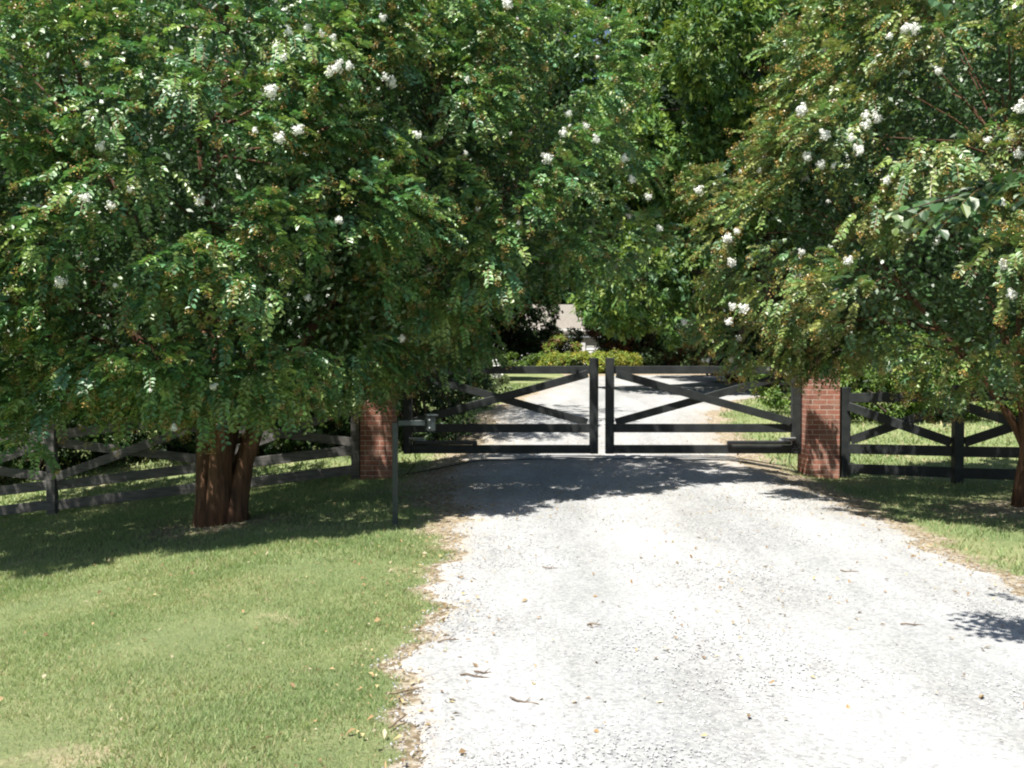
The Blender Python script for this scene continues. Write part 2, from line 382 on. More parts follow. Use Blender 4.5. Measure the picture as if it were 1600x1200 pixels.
def build_drive():
    ys = np.concatenate([np.arange(-6, 2, 0.25), np.arange(2, 18, 0.05), np.arange(18, 42, 0.2)])
    t = np.concatenate([[0, 0.01, 0.025, 0.05, 0.08], np.linspace(0.12, 0.88, 20), [0.92, 0.95, 0.975, 0.99, 1.0]])
    V = []; D = []; T = []
    for k, y in enumerate(ys):
        j = rng.normal(0, 0.018, 2) if y < 18 else (0, 0)
        l, r = float(drive_l(y)) + j[0], float(drive_r(y)) + j[1]
        x = l + (r - l) * t; z = zf(x, y) + 0.014 + 0.008 * np.sin(x * 2.3 + y) * np.cos(y * 1.9 - x * 0.7)
        z[0] -= 0.012; z[-1] -= 0.012
        V.append(np.stack([x, np.full_like(x, y), z], -1))
        e = np.minimum(x - l, r - x)
        wy = float(interp(y, [(3, .14), (9, .2), (11, .5), (14, .7), (20, .5)]))
        T.append(np.exp(-((x - .55 - .1 * np.sin(y * .5)) / .28) ** 2) + np.exp(-((x - 2.35 - .1 * np.sin(y * .45)) / .3) ** 2)); D.append(0.30 * np.exp(-(e / wy)) + 0.07 * np.exp(-((x - 1.45) / 0.5) ** 2) + float(interp(y, [(9, 0), (11.5, .07), (16, .10), (22, .05)])))
    V = np.concatenate(V); D = np.concatenate(D); m = len(t); n = len(ys)
    i = np.arange(n * m).reshape(n, m)
    Fq = np.stack([i[:-1, :-1], i[:-1, 1:], i[1:, 1:], i[1:, :-1]], -1).reshape(-1, 4)
    me = np_mesh("driveway", V, [Fq], [M['gravel']], smooth=True, attrs={'dirt': D, 'track': np.concatenate(T)})
    tag(link("driveway", me), kind='structure')
build_drive()

# ------------------------------------------------------------------ ground cover (stuff)
def blades():
    out = []
    # (count, y0, y1, xmin, xmax, height, width)
    def pts(n, y0, y1, x0, x1):
        y = y0 + (y1 - y0) * rng.random(n) ** 1.1; x = x0 + (x1 - x0) * rng.random(n)
        return x, y
    specs = [(400000, 3.2, 9.5, -5.6, 0.0, .027, .0026), (130000, 8.0, 15.5, -8.5, -0.5, .040, .0055), (60000, 5.5, 15.5, 3.0, 9.0, .042, .0055),
             (60000, 15.0, 30.0, -12, 1.0, .07, .016), (45000, 15.0, 30.0, 3.2, 13.0, .07, .016), (5000, 3.2, 14.5, -0.9, 3.9, .02, .004)]
    Vs = []; Cs = []
    for si, (n, y0, y1, x0, x1, h, w) in enumerate(specs):
        x, y = pts(n, y0, y1, x0, x1)
        d = dirt_at(x, y)
        noise = 0.5 + 0.5 * np.sin(x * 2.7 + 1.3 * np.sin(y * 1.9)) * np.cos(y * 2.3 + 1.7 * np.sin(x * 1.4))
        fine = 0.5 + 0.5 * np.sin(x * 13 + 2 * np.sin(y * 11)) * np.cos(y * 14 + 2 * np.sin(x * 9))
        if si == 5:
            e = np.minimum(np.abs(x - drive_l(y)), np.abs(x - drive_r(y)))
            keep = rng.random(n) < np.exp(-e / 0.10) * 0.9 * (fine > .45)
        else:
            keep = rng.random(n) > np.clip(d * 1.25 - 0.12, 0, 1)
            bare = np.clip(1.4 * np.sin(x * 1.9 + 2.1 * np.sin(y * 1.3 + .7)) * np.sin(y * 1.6 + 1.4 * np.sin(x * 2.2)) - .55, 0, .6)
            keep &= rng.random(n) < (0.55 + 0.45 * noise) * (1 - bare)
        keep &= (np.abs(x - 0) < y * 0.56 + 0.6)
        x, y, noise, fine = x[keep], y[keep], noise[keep], fine[keep]; n = len(x)
        z = zf(x, y) + (0.012 if si == 5 else 0)
        a = rng.random(n) * 6.283; hh = h * rng.uniform(0.45, 1.25, n) * (0.8 + .5 * fine); ln = rng.uniform(0.2, 1.0, n) * hh
        ww = w * rng.uniform(0.7, 1.4, n)
        b = np.stack([x, y, z - 0.004], -1)
        s = np.stack([np.cos(a), np.sin(a), 0 * a], -1) * ww[:, None]
        la = rng.random(n) * 6.283
        tip = b + np.stack([np.cos(la) * ln, np.sin(la) * ln, hh], -1)
        V = np.stack([b - s, b + s, tip], 1).reshape(-1, 3)
        g = np.array([0.235, 0.335, 0.135]); g2 = np.array([0.40, 0.43, 0.225]); st = np.array([0.55, 0.47, 0.29]); dk = np.array([.19, .30, .12])
        k = rng.random(n)[:, None]; c = g * (1 - k) + g2 * k
        k2 = (noise[:, None] - .3) * 0.7; c = c * (1 - np.clip(k2, 0, .6)) + dk * np.clip(k2, 0, .6)
        ps = 0.06 + 0.20 * (fine > 0.72) * (noise < .5)
        if si == 5: ps = 0.4
        isst = rng.random(n) < ps; c[isst] = st * rng.uniform(0.6, 1.1, (isst.sum(), 1))
        c = c * rng.uniform(0.75, 1.2, (n, 1))
        Vs.append(V); Cs.append(np.repeat(c, 3, 0))
    V = np.concatenate(Vs); C = np.concatenate(Cs)
    Ft = np.arange(len(V)).reshape(-1, 3)
    tag(link("grass", np_mesh("grass", V, [Ft], [M['grass']], col=C)), "short patchy mown grass with dry straw coloured blades", "grass", kind='stuff')
blades()

def litter():
    n = 3600
    side = rng.random(n)
    y = rng.uniform(3.4, 20, n)
    x = np.where(side < .5, drive_l(y) - rng.normal(0.12, .22, n) * interp(y, [(0, .7), (9, 1), (12, 2.0), (16, 2.0)]),
                 drive_r(y) + rng.normal(0.15, .28, n) * interp(y, [(0, .8), (9, 1), (12, 2.2), (16, 2.2)]))
    xa = rng.uniform(-5, 3.5, 750); ya = rng.uniform(3.3, 12, 750)
    xg = rng.uniform(-0.8, 3.4, 1500); yg = rng.uniform(10, 16.5, 1500)
    big = np.concatenate([rng.uniform(.004, .016, n) * rng.choice([.6, .8, 1.5], n), rng.uniform(.008, .022, 750), rng.uniform(.006, .015, 1500)])
    x = np.concatenate([x, xa, xg]); y = np.concatenate([y, ya, yg]); n = len(x)
    z = zf(x, y) + rng.uniform(.016, .030, n)
    a = rng.random(n) * 6.283; tl = rng.normal(0, .35, (n, 2))
    u = np.stack([np.cos(a), np.sin(a), tl[:, 0]], -1) * big[:, None]; v = np.stack([-np.sin(a), np.cos(a), tl[:, 1]], -1) * (big * rng.uniform(.35, .75, n))[:, None]
    b = np.stack([x, y, z], -1); up = np.array([0, 0, 1.]) * (big * .35)[:, None]
    V = np.stack([b - u, b - v * .9 - u * .2 + up, b + u, b + v + u * .1 + up], 1).reshape(-1, 3)
    pal = np.array([[.40, .30, .16], [.34, .23, .12], [.50, .43, .30], [.24, .16, .09], [.46, .38, .20]])
    C = pal[rng.integers(0, 5, n)] * rng.uniform(.7, 1.1, (n, 1))
    me = np_mesh("leaf_litter", V, [np.arange(len(V)).reshape(-1, 4)], [M['dry']], col=np.repeat(C, 4, 0))
    tag(link("leaf_litter", me), "scattered dry tan and yellow leaves along both edges of the gravel", "fallen leaves", kind='stuff')
    # loose stones
    n = 26000
    y = 3.3 + 9 * rng.random(n) ** 1.7; q = rng.random(n)
    x = drive_l(y) - .12 + (drive_r(y) - drive_l(y) + .24) * q
    r = rng.uniform(.003, .0085, n)
    z = zf(x, y) + .014 + r * .3
    o = np.array([[1, 0, 0], [0, 1, 0], [-1, 0, 0], [0, -1, 0], [0, 0, .8], [0, 0, -.8]])
    f = np.array([[0, 1, 4], [1, 2, 4], [2, 3, 4], [3, 0, 4], [1, 0, 5], [2, 1, 5], [3, 2, 5], [0, 3, 5]])
    R = o[None] * r[:, None, None] * rng.uniform(.6, 1.3, (n, 6, 1)) + rng.normal(0, .25, (n, 6, 3)) * r[:, None, None]
    V = (np.stack([x, y, z], -1)[:, None] + R).reshape(-1, 3)
    Fs = (f[None] + (np.arange(n) * 6)[:, None, None]).reshape(-1, 3)
    C = np.array([.40, .40, .40]) * rng.uniform(.72, 1.2, (n, 1)); C = np.clip(C, 0, .68)
    m = leaf_mat("loose_stone", .9, .2, 0.0)
    me = np_mesh("loose_gravel", V, [Fs], [m], col=np.repeat(C, 6, 0))
    tag(link("loose_gravel", me), "loose white limestone chips lying on the driveway", "gravel", kind='stuff')
litter()

def sticks():
    for i, (px, py, L, a) in enumerate([(742, 1068, .16, -.3), (756, 1062, .1, .1), (820, 1108, .14, -.35), (632, 1090, .2, .5), (620, 1140, .13, 1.1),
                                        (700, 1010, .12, .05), (930, 985, .09, -.2), (1430, 985, .15, .1), (860, 895, .12, .2), (1330, 900, .13, -.2)]):
        Y = 1555 * 1.6 / (py - 565); X = (px - 800) / 1555 * Y
        mb = MB(); p = []
        for k in range(5):
            t = k / 4 - .5; p.append((X + math.cos(a) * L * t, Y + math.sin(a) * L * t + .012 * math.sin(k * 2.1 + i), zg(X, Y) + .026 + .006 * math.sin(k + i)))
        mb.tube(p, [.005, .0045, .004, .0035, .002], 5)
        mb.tube([p[2], (p[2][0] + .03, p[2][1] + .04, p[2][2] + .012)], [.003, .0015], 4)
        o = mb.build("twig", M['twig'])
        tag(o, ["long curved dry twig on white gravel near the left grass edge", "short dry twig beside the longest twig on the gravel", "forked dry twig lying farthest forward on the open gravel",
                "dark twig half in the grass at the left edge of the drive", "steeply angled twig at the nearest left grass edge", "thin twig lying straight across just inside the left gravel edge",
                "tiny twig alone in the middle of the gravel", "dry twig on the right side of the white gravel", "twig lying just in front of the tree shadow on the gravel",
                "twig near the right hand grass verge"][i], "twig", "dry twigs lying on the drive")
sticks()

# ------------------------------------------------------------------ foliage generators
def norm(a): return a / (np.linalg.norm(a, axis=-1, keepdims=True) + 1e-9)

def lobe_clumps(lobes, rc, r, keep=None, shell=(0.72, 1.0), dens=1.15):
    """clump centres spread over the outside of a union of ellipsoids"""
    C = []; O = []
    for (cx, cy, cz, rx, ry, rz) in lobes:
        p = 1.6; area = 4 * math.pi * (((rx * ry) ** p + (rx * rz) ** p + (ry * rz) ** p) / 3) ** (1 / p)
        n = int(area / (math.pi * rc * rc) * dens)
        d = norm(r.normal(size=(n, 3)))
        f = r.uniform(shell[0], shell[1], (n, 1))
        c = np.array([cx, cy, cz]) + d * np.array([rx, ry, rz]) * f
        ok = np.ones(n, bool)
        for (ax, ay, az, bx, by, bz) in lobes:
            if (ax, ay, az) == (cx, cy, cz): continue
            q = (((c - [ax, ay, az]) / [bx, by, bz]) ** 2).sum(1)
            ok &= q > 0.60
        C.append(c[ok]); O.append(d[ok])
    C = np.concatenate(C); O = np.concatenate(O)
    if keep is not None:
        k = keep(C); C, O = C[k], O[k]
    return C, O

def make_sprays(P, D, L, nleaf, ll, lw, pal, r, seed_p=0.25, seed_col=(0.24, 0.17, 0.05), roll=0.4, droop=0.4, face=None):
    """leafy shoots with paired leaves and, at some tips, a brown seed head"""
    n = len(P); D = norm(D)
    up = np.array([0, 0, 1.0])
    side = norm(np.cross(D, up) + 1e-4); nr = norm(np.cross(side, D))
    ra = r.normal(0, roll, (n, 1)); side, nr = side * np.cos(ra) + nr * np.sin(ra), nr * np.cos(ra) - side * np.sin(ra)
    if face is not None:                     # leaf pairs turn towards the open air and the light
        nr = norm(nr + face * .9); nr = norm(nr - D * (nr * D).sum(1, keepdims=True)); side = np.cross(D, nr)
    t = np.linspace(0.12, 1.0, nleaf)[None, :, None]
    Lx = L[:, None, None]
    pos = P[:, None] + D[:, None] * Lx * t + np.array([0, 0, -1.0]) * (droop * Lx) * t ** 2
    tan = norm(D[:, None] * 1.0 + np.array([0, 0, -1.0]) * (2 * droop) * t)
    sg = np.where(np.arange(nleaf) % 2 == 0, 1.0, -1.0)[None, :, None]
    tt = r.uniform(.25, .8, (n, nleaf, 1))
    ld_ = norm(side[:, None] * sg + tan * tt + nr[:, None] * r.normal(0.05, .32, (n, nleaf, 1)) + np.array([0, 0, -1.0]) * .18)
    nn = norm(nr[:, None] + r.normal(0, .17, (n, nleaf, 3)))
    wv = norm(np.cross(ld_, nn)); nn = np.cross(wv, ld_)
    l_ = ll * r.uniform(.7, 1.2, (n, nleaf, 1)) * (1 - .35 * (t - .3) ** 2); w_ = lw * r.uniform(.8, 1.15, (n, nleaf, 1)) * l_ / ll
    V = np.stack([pos,
                  pos + ld_ * l_ * .35 + wv * w_ + nn * l_ * .10,
                  pos + ld_ * l_ * .75 + wv * w_ * .75 + nn * l_ * .05,
                  pos + ld_ * l_ - nn * l_ * .12,
                  pos + ld_ * l_ * .75 - wv * w_ * .75 + nn * l_ * .05,
                  pos + ld_ * l_ * .35 - wv * w_ + nn * l_ * .10], 2).reshape(-1, 3)
    k = np.arange(n * nleaf)[:, None] * 6
    Fq = np.concatenate([k + [0, 1, 2, 3], k + [0, 3, 4, 5]])
    pal = np.asarray(pal); base = pal[r.integers(0, len(pal), n)][:, None] * r.uniform(.75, 1.2, (n, 1, 1))
    c = base * r.uniform(.75, 1.25, (n, nleaf, 1))
    young = np.clip((t - .7) / .3, 0, 1) * (r.random((n, 1, 1)) < .45)
    c = c * (1 - young * .6) + np.array([.15, .20, .03]) * young * .6
    Cc = np.repeat(c.reshape(-1, 3), 6, 0)
    tips = pos[:, -1]
    # twig of each shoot as a thin strip
    q = r.random(n) < .999
    a0 = P; a1 = pos[:, nleaf // 2]; a2 = tips
    w = side * 0.0022
    Vt = np.stack([a0 - w, a0 + w, a1 + w, a1 - w, a2 + w * .6, a2 - w * .6], 1).reshape(-1, 3)
    k2 = np.arange(n)[:, None] * 6 + len(V)
    Ft = np.concatenate([k2 + [0, 1, 2, 3], k2 + [3, 2, 4, 5]])
    Ct = np.tile(np.array([[.20, .13, .05]]), (len(Vt), 1))
    V = np.concatenate([V, Vt]); Cc = np.concatenate([Cc, Ct]); Fq = np.concatenate([Fq, Ft])
    # seed heads
    s = np.where(r.random(n) < seed_p)[0]; ns = 26
    if len(s):
        ctr = tips[s][:, None] + tan[s, -1][:, None] * .035 + norm(r.normal(size=(len(s), ns, 3))) * (r.uniform(.2, 1, (len(s), ns, 1)) ** .6) * .058 * r.uniform(.6, 1.15, (len(s), 1, 1))
        u = norm(r.normal(size=ctr.shape)) * .0085; v = norm(np.cross(u, r.normal(size=ctr.shape))) * .0075
        Vs = np.stack([ctr - u, ctr - v, ctr + u, ctr + v], 2).reshape(-1, 3)
        k3 = np.arange(len(s) * ns)[:, None] * 4 + len(V)
        sc = np.asarray(seed_col) * r.uniform(.6, 1.5, (len(s), 1, 1)) * r.uniform(.6, 1.4, (len(s), ns, 1))
        mixg = (r.random((len(s), 1, 1)) < .3) * .6
        sc = sc * (1 - mixg) + np.array([.14, .17, .05]) * mixg
        V = np.concatenate([V, Vs]); Cc = np.concatenate([Cc, np.repeat(sc.reshape(-1, 3), 4, 0)]); Fq = np.concatenate([Fq, k3 + [0, 1, 2, 3]])
    return V, Fq, Cc, tips

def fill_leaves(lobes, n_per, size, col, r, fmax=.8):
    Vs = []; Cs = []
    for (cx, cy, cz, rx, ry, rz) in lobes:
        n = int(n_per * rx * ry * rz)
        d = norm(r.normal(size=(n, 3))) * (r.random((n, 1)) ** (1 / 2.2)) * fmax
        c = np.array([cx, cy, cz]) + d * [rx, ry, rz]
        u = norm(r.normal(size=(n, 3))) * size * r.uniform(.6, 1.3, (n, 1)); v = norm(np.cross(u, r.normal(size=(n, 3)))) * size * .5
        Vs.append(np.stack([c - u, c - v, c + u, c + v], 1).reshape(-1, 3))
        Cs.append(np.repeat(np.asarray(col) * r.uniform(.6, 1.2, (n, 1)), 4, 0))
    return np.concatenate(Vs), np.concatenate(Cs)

BLOSSOM = None
def blossom_mesh():
    r = np.random.default_rng(3); n = 170
    d = norm(r.normal(size=(n, 3)))
    sub = np.array([[0, 0, -.05, .062], [.045, .01, -.02, .05], [-.04, .03, -.01, .05], [.0, -.04, .0, .048], [.01, .01, .05, .042], [-.01, 0, .10, .028]])[r.integers(0, 6, n)]
    c = sub[:, :3] + d * sub[:, 3:] * r.uniform(.6, 1.15, (n, 1))
    u = norm(np.cross(d, r.normal(size=(n, 3)))) * .015; v = norm(np.cross(d + r.normal(0, .5, (n, 3)), u)) * .013
    V = np.stack([c - u, c - v, c + u, c + v], 1)
    V = V.reshape(-1, 3); Fq = np.arange(len(V)).reshape(-1, 4)
    # inner mass
    ni, nj = 10, 7; vi = []
    for i in range(nj + 1):
        for j in range(ni):
            th = math.pi * i / nj; ph = 2 * math.pi * j / ni; q = 1 + .18 * math.sin(3 * ph + i) * math.cos(2 * i)
            vi.append((math.sin(th) * math.cos(ph) * .040 * q, math.sin(th) * math.sin(ph) * .040 * q, math.cos(th) * .062 * q))
    k = len(V); fi = [(k + i * ni + j, k + i * ni + (j + 1) % ni, k + (i + 1) * ni + (j + 1) % ni, k + (i + 1) * ni + j) for i in range(nj) for j in range(ni)]
    return np_mesh("blossom", np.concatenate([V, np.array(vi)]), [Fq, np.array(fi)], [M['petal']])
BLOSSOM = blossom_mesh()

def stems(root, base, tops, r0, mat, seed, spread=.18, mids=None, lean=0, twigs=None, nseg=9):
    """multi-stemmed trunk and its limbs, one mesh, world coordinates relative to base"""
    rd = random.Random(seed); mb = MB(); b = Vector(base)
    ends = []
    n = len(tops)
    for i, tp in enumerate(tops):
        a = 2 * math.pi * (i + rd.random() * .5) / n
        p0 = Vector((math.cos(a) * spread, math.sin(a) * spread, -.15)); p3 = Vector(tp) - b
        hz = p3.z
        pts = []; rad = []
        for k in range(nseg + 1):
            t = k / nseg
            out = t ** 1.6
            p = Vector((p0.x + (p3.x - p0.x) * out, p0.y + (p3.y - p0.y) * out, p0.z + (p3.z - p0.z) * t))
            p += Vector((math.sin(t * 7 + i * 2.1), math.cos(t * 6 + i * 1.3), 0)) * (.035 + .05 * t) * min(1, t * 4)
            pts.append(p); rad.append(r0 * (1.25 if k == 0 else 1) * (1 - .78 * t) * (1 + .10 * math.sin(k * 1.7 + i)))
        mb.tube(pts, rad, 9, wob=.07, rnd=rd)
        ends.append(pts)
    if twigs is not None:
        for c in twigs:
            c = Vector(c) - b
            best = min(((p, q) for pts in ends for q, p in enumerate(pts[3:])), key=lambda u: (u[0] - c).length + (0 if u[0].z < c.z else .8))
            p = best[0]; c = p + (c - p) * .72; m = (p + c) / 2 + Vector((rd.uniform(-.15, .15), rd.uniform(-.15, .15), rd.uniform(0, .2)))
            mb.tube([p, m, c], [.020 * r0 / .1, .013 * r0 / .1, .005], 5, cap=False)
    return mb.build("trunk", mat, root)

MYRTLE_TIPS = []
def myrtle(name, label, base, lobes, tops, seed, rc=.42, nsp=66, pal=None, seed_p=.25, seed_col=(.28, .19, .055), blossoms=(), extra_blossoms=0, small_blooms=24, group="white flowering crepe myrtles by the gate", r0=.12,
           ll=.066, lw=.0205, keep=None, spread=.2, extra=None, tag_cat="tree", L=(.13, .27), fill=520):
    r = np.random.default_rng(seed)
    root = empty(name, base); tag(root, label, tag_cat, group)
    C, O = lobe_clumps(lobes, rc, r, keep, (.66, 1.10), .92)
    if extra is not None:
        C = np.concatenate([C, np.array(extra)[:, :3]]); O = np.concatenate([O, norm(np.array(extra)[:, :3] - np.array([base[0], base[1], 3.0]))])
    cr = rc * r.uniform(.65, 1.2, len(C))
    P = []; D = []; OO = []
    for c, o, q in zip(C, O, cr):
        n = int(nsp * (q / rc) ** 2)
        d = norm(r.normal(size=(n, 3)))
        d = d[(d @ o) > -.35]
        n = len(d)
        P.append(c + d * np.array([q, q, q * .62]) * r.uniform(.30, .85, (n, 1)))
        hz = o * [1, 1, .3]; D.append(d * .55 + hz * .5 + np.array([0, 0, r.uniform(-.62, .42)]) + r.normal(0, .18, (n, 3))); OO.append(np.tile(norm(hz + [0, 0, .9]), (n, 1)))
    P = np.concatenate(P); D = np.concatenate(D)
    Ls = r.uniform(L[0], L[1], len(P))
    V, Fq, Cc, tips = make_sprays(P, D, Ls, 13, ll, lw, pal, r, seed_p=seed_p, seed_col=seed_col, face=np.concatenate(OO))
    Vf, Cf = fill_leaves(lobes, fill * 1.7, .038, (.05, .11, .035), r, fmax=.86)  # inner leaves coloured darker than the outer shoots, as shade inside the crown
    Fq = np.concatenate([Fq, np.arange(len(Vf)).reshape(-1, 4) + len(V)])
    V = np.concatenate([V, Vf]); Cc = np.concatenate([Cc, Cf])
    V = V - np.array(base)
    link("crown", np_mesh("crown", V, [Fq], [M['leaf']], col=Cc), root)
    sel = C[r.random(len(C)) < .45]
    stems(root, base, tops, r0, M['bark'], seed, spread, twigs=sel)
    # flower panicles sit on the outermost shoots
    px = 800 + tips[:, 0] / tips[:, 1] * 1555; py = 565 - (tips[:, 2] - CAMZ) / tips[:, 1] * 1555
    pick = []
    for (bx, by, bs) in blossoms:
        dd = np.hypot(px - bx, py - by); k = np.where(dd < 16)[0]
        if len(k) == 0: k = np.argsort(dd)[:5]
        pick.append((k[np.argmin(tips[k, 1])], bs))
    if extra_blossoms:
        hi = np.where((tips[:, 2] > 2.2) & (tips[:, 1] > np.median(tips[:, 1])))[0]
        for k in r.choice(hi, extra_blossoms): pick.append((k, r.uniform(.7, 1.1)))
    fr_ = np.where((tips[:, 2] > 2.6) & (tips[:, 1] < np.median(tips[:, 1])))[0]
    for k in r.choice(fr_, small_blooms): pick.append((k, r.uniform(.3, .6)))
    for k, bs in pick:
        o = link("blossom", BLOSSOM, root, tuple(tips[k] - np.array(base) + D[k] / np.linalg.norm(D[k]) * .05))
        bs *= .60; o.scale = (bs, bs, bs * r.uniform(.7, .95)); o.rotation_euler = (r.uniform(-.9, .9), r.uniform(-.9, .9), r.uniform(0, 6))
    return root

PAL_A = [(0.116, 0.251, 0.081), (0.134, 0.269, 0.077), (0.179, 0.314, 0.089), (0.099, 0.233, 0.107), (0.233, 0.332, 0.089)]
PAL_C = [(0.123, 0.220, 0.066), (0.162, 0.253, 0.073), (0.203, 0.269, 0.073), (0.107, 0.211, 0.091), (0.244, 0.269, 0.082)]

gz = lambda x, y: zg(x, y)
# A: nearest tree on the left, with the fat multi-stemmed trunk
bA = (-3.25, 11.1, gz(-3.25, 11.1))
lobA = [(-3.5, 10.6, 3.5, 2.55, 2.3, 2.35), (-2.5, 10.3, 2.5, 1.7, 1.7, 1.55), (-3.6, 9.9, 2.15, 1.7, 1.25, 1.15), (-2.6, 11.3, 5.0, 2.2, 2.0, 1.7), (-1.5, 11.3, 3.9, 1.6, 1.8, 1.9), (-5.0, 11.0, 2.6, 1.5, 1.7, 1.5), (-5.6, 9.1, 3.4, 1.7, 1.3, 1.5), (-3.4, 9.3, 3.2, 1.6, 1.1, 1.2)]
exA = [(-4.55, 9.25, .85), (-4.5, 9.3, 1.2), (-2.3, 9.3, 1.55), (-3.7, 9.2, 1.55), (-5.1, 9.3, 1.4), (-5.5, 9.6, 1.5), (-4.9, 10.2, 1.5), (-1.7, 10.6, 1.5), (-4.2, 10.2, 1.5), (-1.6, 11.2, 1.5), (-2.9, 9.4, 1.35), (-3.3, 9.5, 1.35), (-2.5, 9.7, 1.35), (-3.8, 9.6, 1.3), (-2.1, 10.2, 1.3), (-4.4, 9.8, 1.3), (-5.2, 9.9, 1.2), (-5.8, 10.2, 1.25), (-3.0, 10.1, 1.55), (-2.0, 11.2, 1.35), (-2.4, 11.6, 1.4), (-3.4, 9.2, 1.5), (-3.1, 8.7, 2.1), (-2.5, 8.8, 2.5), (-3.8, 8.5, 2.7)]
myrtle("crepe_myrtle", "big white flowering crepe myrtle with thick peeling multi stemmed trunk on the left lawn", bA, lobA,
       [(-5.2, 11, 3.2), (-4.2, 10.0, 3.6), (-3.0, 9.9, 3.8), (-2.0, 10.8, 4.2), (-2.5, 12, 4.4), (-3.6, 12.3, 4.6), (-3.2, 11.1, 5.2), (-1.3, 11.4, 3.4)], 11,
       pal=PAL_A, seed_p=.32, r0=.14, spread=.18, extra=exA, keep=lambda C: C[:, 2] > 1.42,
       blossoms=[(407, 143, 1.4), (95, 443, 1.2), (429, 203, 1.0), (461, 213, 1.1), (397, 219, .6), (349, 239, .8), (126, 300, .9), (160, 229, .8), (176, 324, .8), (531, 106, 1.1), (514, 118, .8), (543, 116, .8), (590, 119, .9), (616, 121, 1.0), (627, 127, .8), (648, 210, .8), (461, 90, .7), (474, 50, .8), (460, 62, .8), (520, 82, .7), (312, 308, .9), (463, 452, .7), (612, 542, .8), (602, 30, .7), (236, 611, .4), (600, 36, .6), (343, 592, .7), (199, 460, .5), (720, 136, .6), (684, 183, .5), (764, 84, .5), (525, 350, .8), (540, 345, .6), (269, 668, .7)],
       extra_blossoms=14)
# B: leans over the left gate leaf
bB = (-2.0, 15.15, gz(-2.0, 15.15))
lobB = [(-1.1, 11.7, 3.9, 2.05, 1.45, 2.1), (-.3, 11.6, 3.1, 1.5, 1.25, 1.3), (-1.3, 11.9, 2.4, 1.0, 1.0, 1.0), (-.1, 11.8, 4.8, 1.4, 1.25, 1.5), (.5, 11.6, 3.1, 1.1, .95, 1.1)]
myrtle("crepe_myrtle", "white flowering crepe myrtle leaning over the left gate leaf and the drive", bB, lobB,
       [(-2.6, 12.8, 3.8), (-1.8, 12.2, 4.2), (-.9, 12.0, 4.4), (-.2, 12.3, 3.6), (-1.2, 13.4, 4.6)], 12,
       pal=PAL_A, seed_p=.30, r0=.07, spread=.12, keep=lambda C: C[:, 2] > 1.7 + np.clip((C[:, 0] + 1.0) * .85, 0, 1.15),
       extra=[(-1.5, 12.4, 1.85), (-1.1, 12.4, 1.9), (-.7, 12.4, 2.05), (-1.8, 12.5, 1.8), (-1.95, 12.4, 1.6), (-2.1, 12.7, 1.3), (-1.7, 12.6, 1.45), (-1.3, 12.2, 1.9), (-.9, 12.2, 2.1), (-.85, 12.5, 1.65), (-.5, 12.4, 1.85), (-.4, 12.2, 2.3), (0, 12.0, 2.6), (.6, 12.0, 2.65), (.95, 12.0, 2.85), (1.15, 12.0, 3.5)],
       blossoms=[(866, 243, 1.3), (887, 180, .9), (893, 206, 1.0), (920, 206, .8), (923, 217, .9), (981, 255, 1.0), (988, 275, .9), (1000, 300, .7), (1015, 318, .8), (985, 335, .7), (803, 4, 1.2), (730, 250, .5), (770, 230, .5), (1038, 357, .8)],
       extra_blossoms=8)
# C: right of the gate
bC = (5.75, 11.0, gz(5.75, 11.0))
lobC = [(5.2, 11.0, 3.6, 2.7, 2.2, 2.4), (3.8, 11.9, 3.1, 1.45, 1.1, 1.2), (4.6, 10.2, 2.4, 1.5, 1.35, 1.25), (6.0, 10.6, 5.0, 2.2, 2.0, 1.8), (6.4, 10.6, 2.8, 1.6, 1.7, 1.4), (4.9, 11.6, 4.6, 1.5, 1.4, 1.35)]
exC = [(2.6, 12.2, 2.6), (3.1, 12.0, 2.1), (3.5, 12.2, 1.85), (3.9, 12.3, 1.75), (4.2, 12.4, 1.8), (4.2, 12.2, 2.0), (5.0, 9.9, 1.6), (5.5, 9.2, 1.6), (2.9, 12.3, 1.7), (4.6, 10.6, 1.45), (3.35, 12.0, 1.75), (3.75, 12.2, 1.7), (4.6, 9.4, 1.65), (4.95, 9.3, 1.6), (5.3, 9.5, 1.5), (4.3, 10.2, 1.7), (2.6, 12.1, 2.0)]
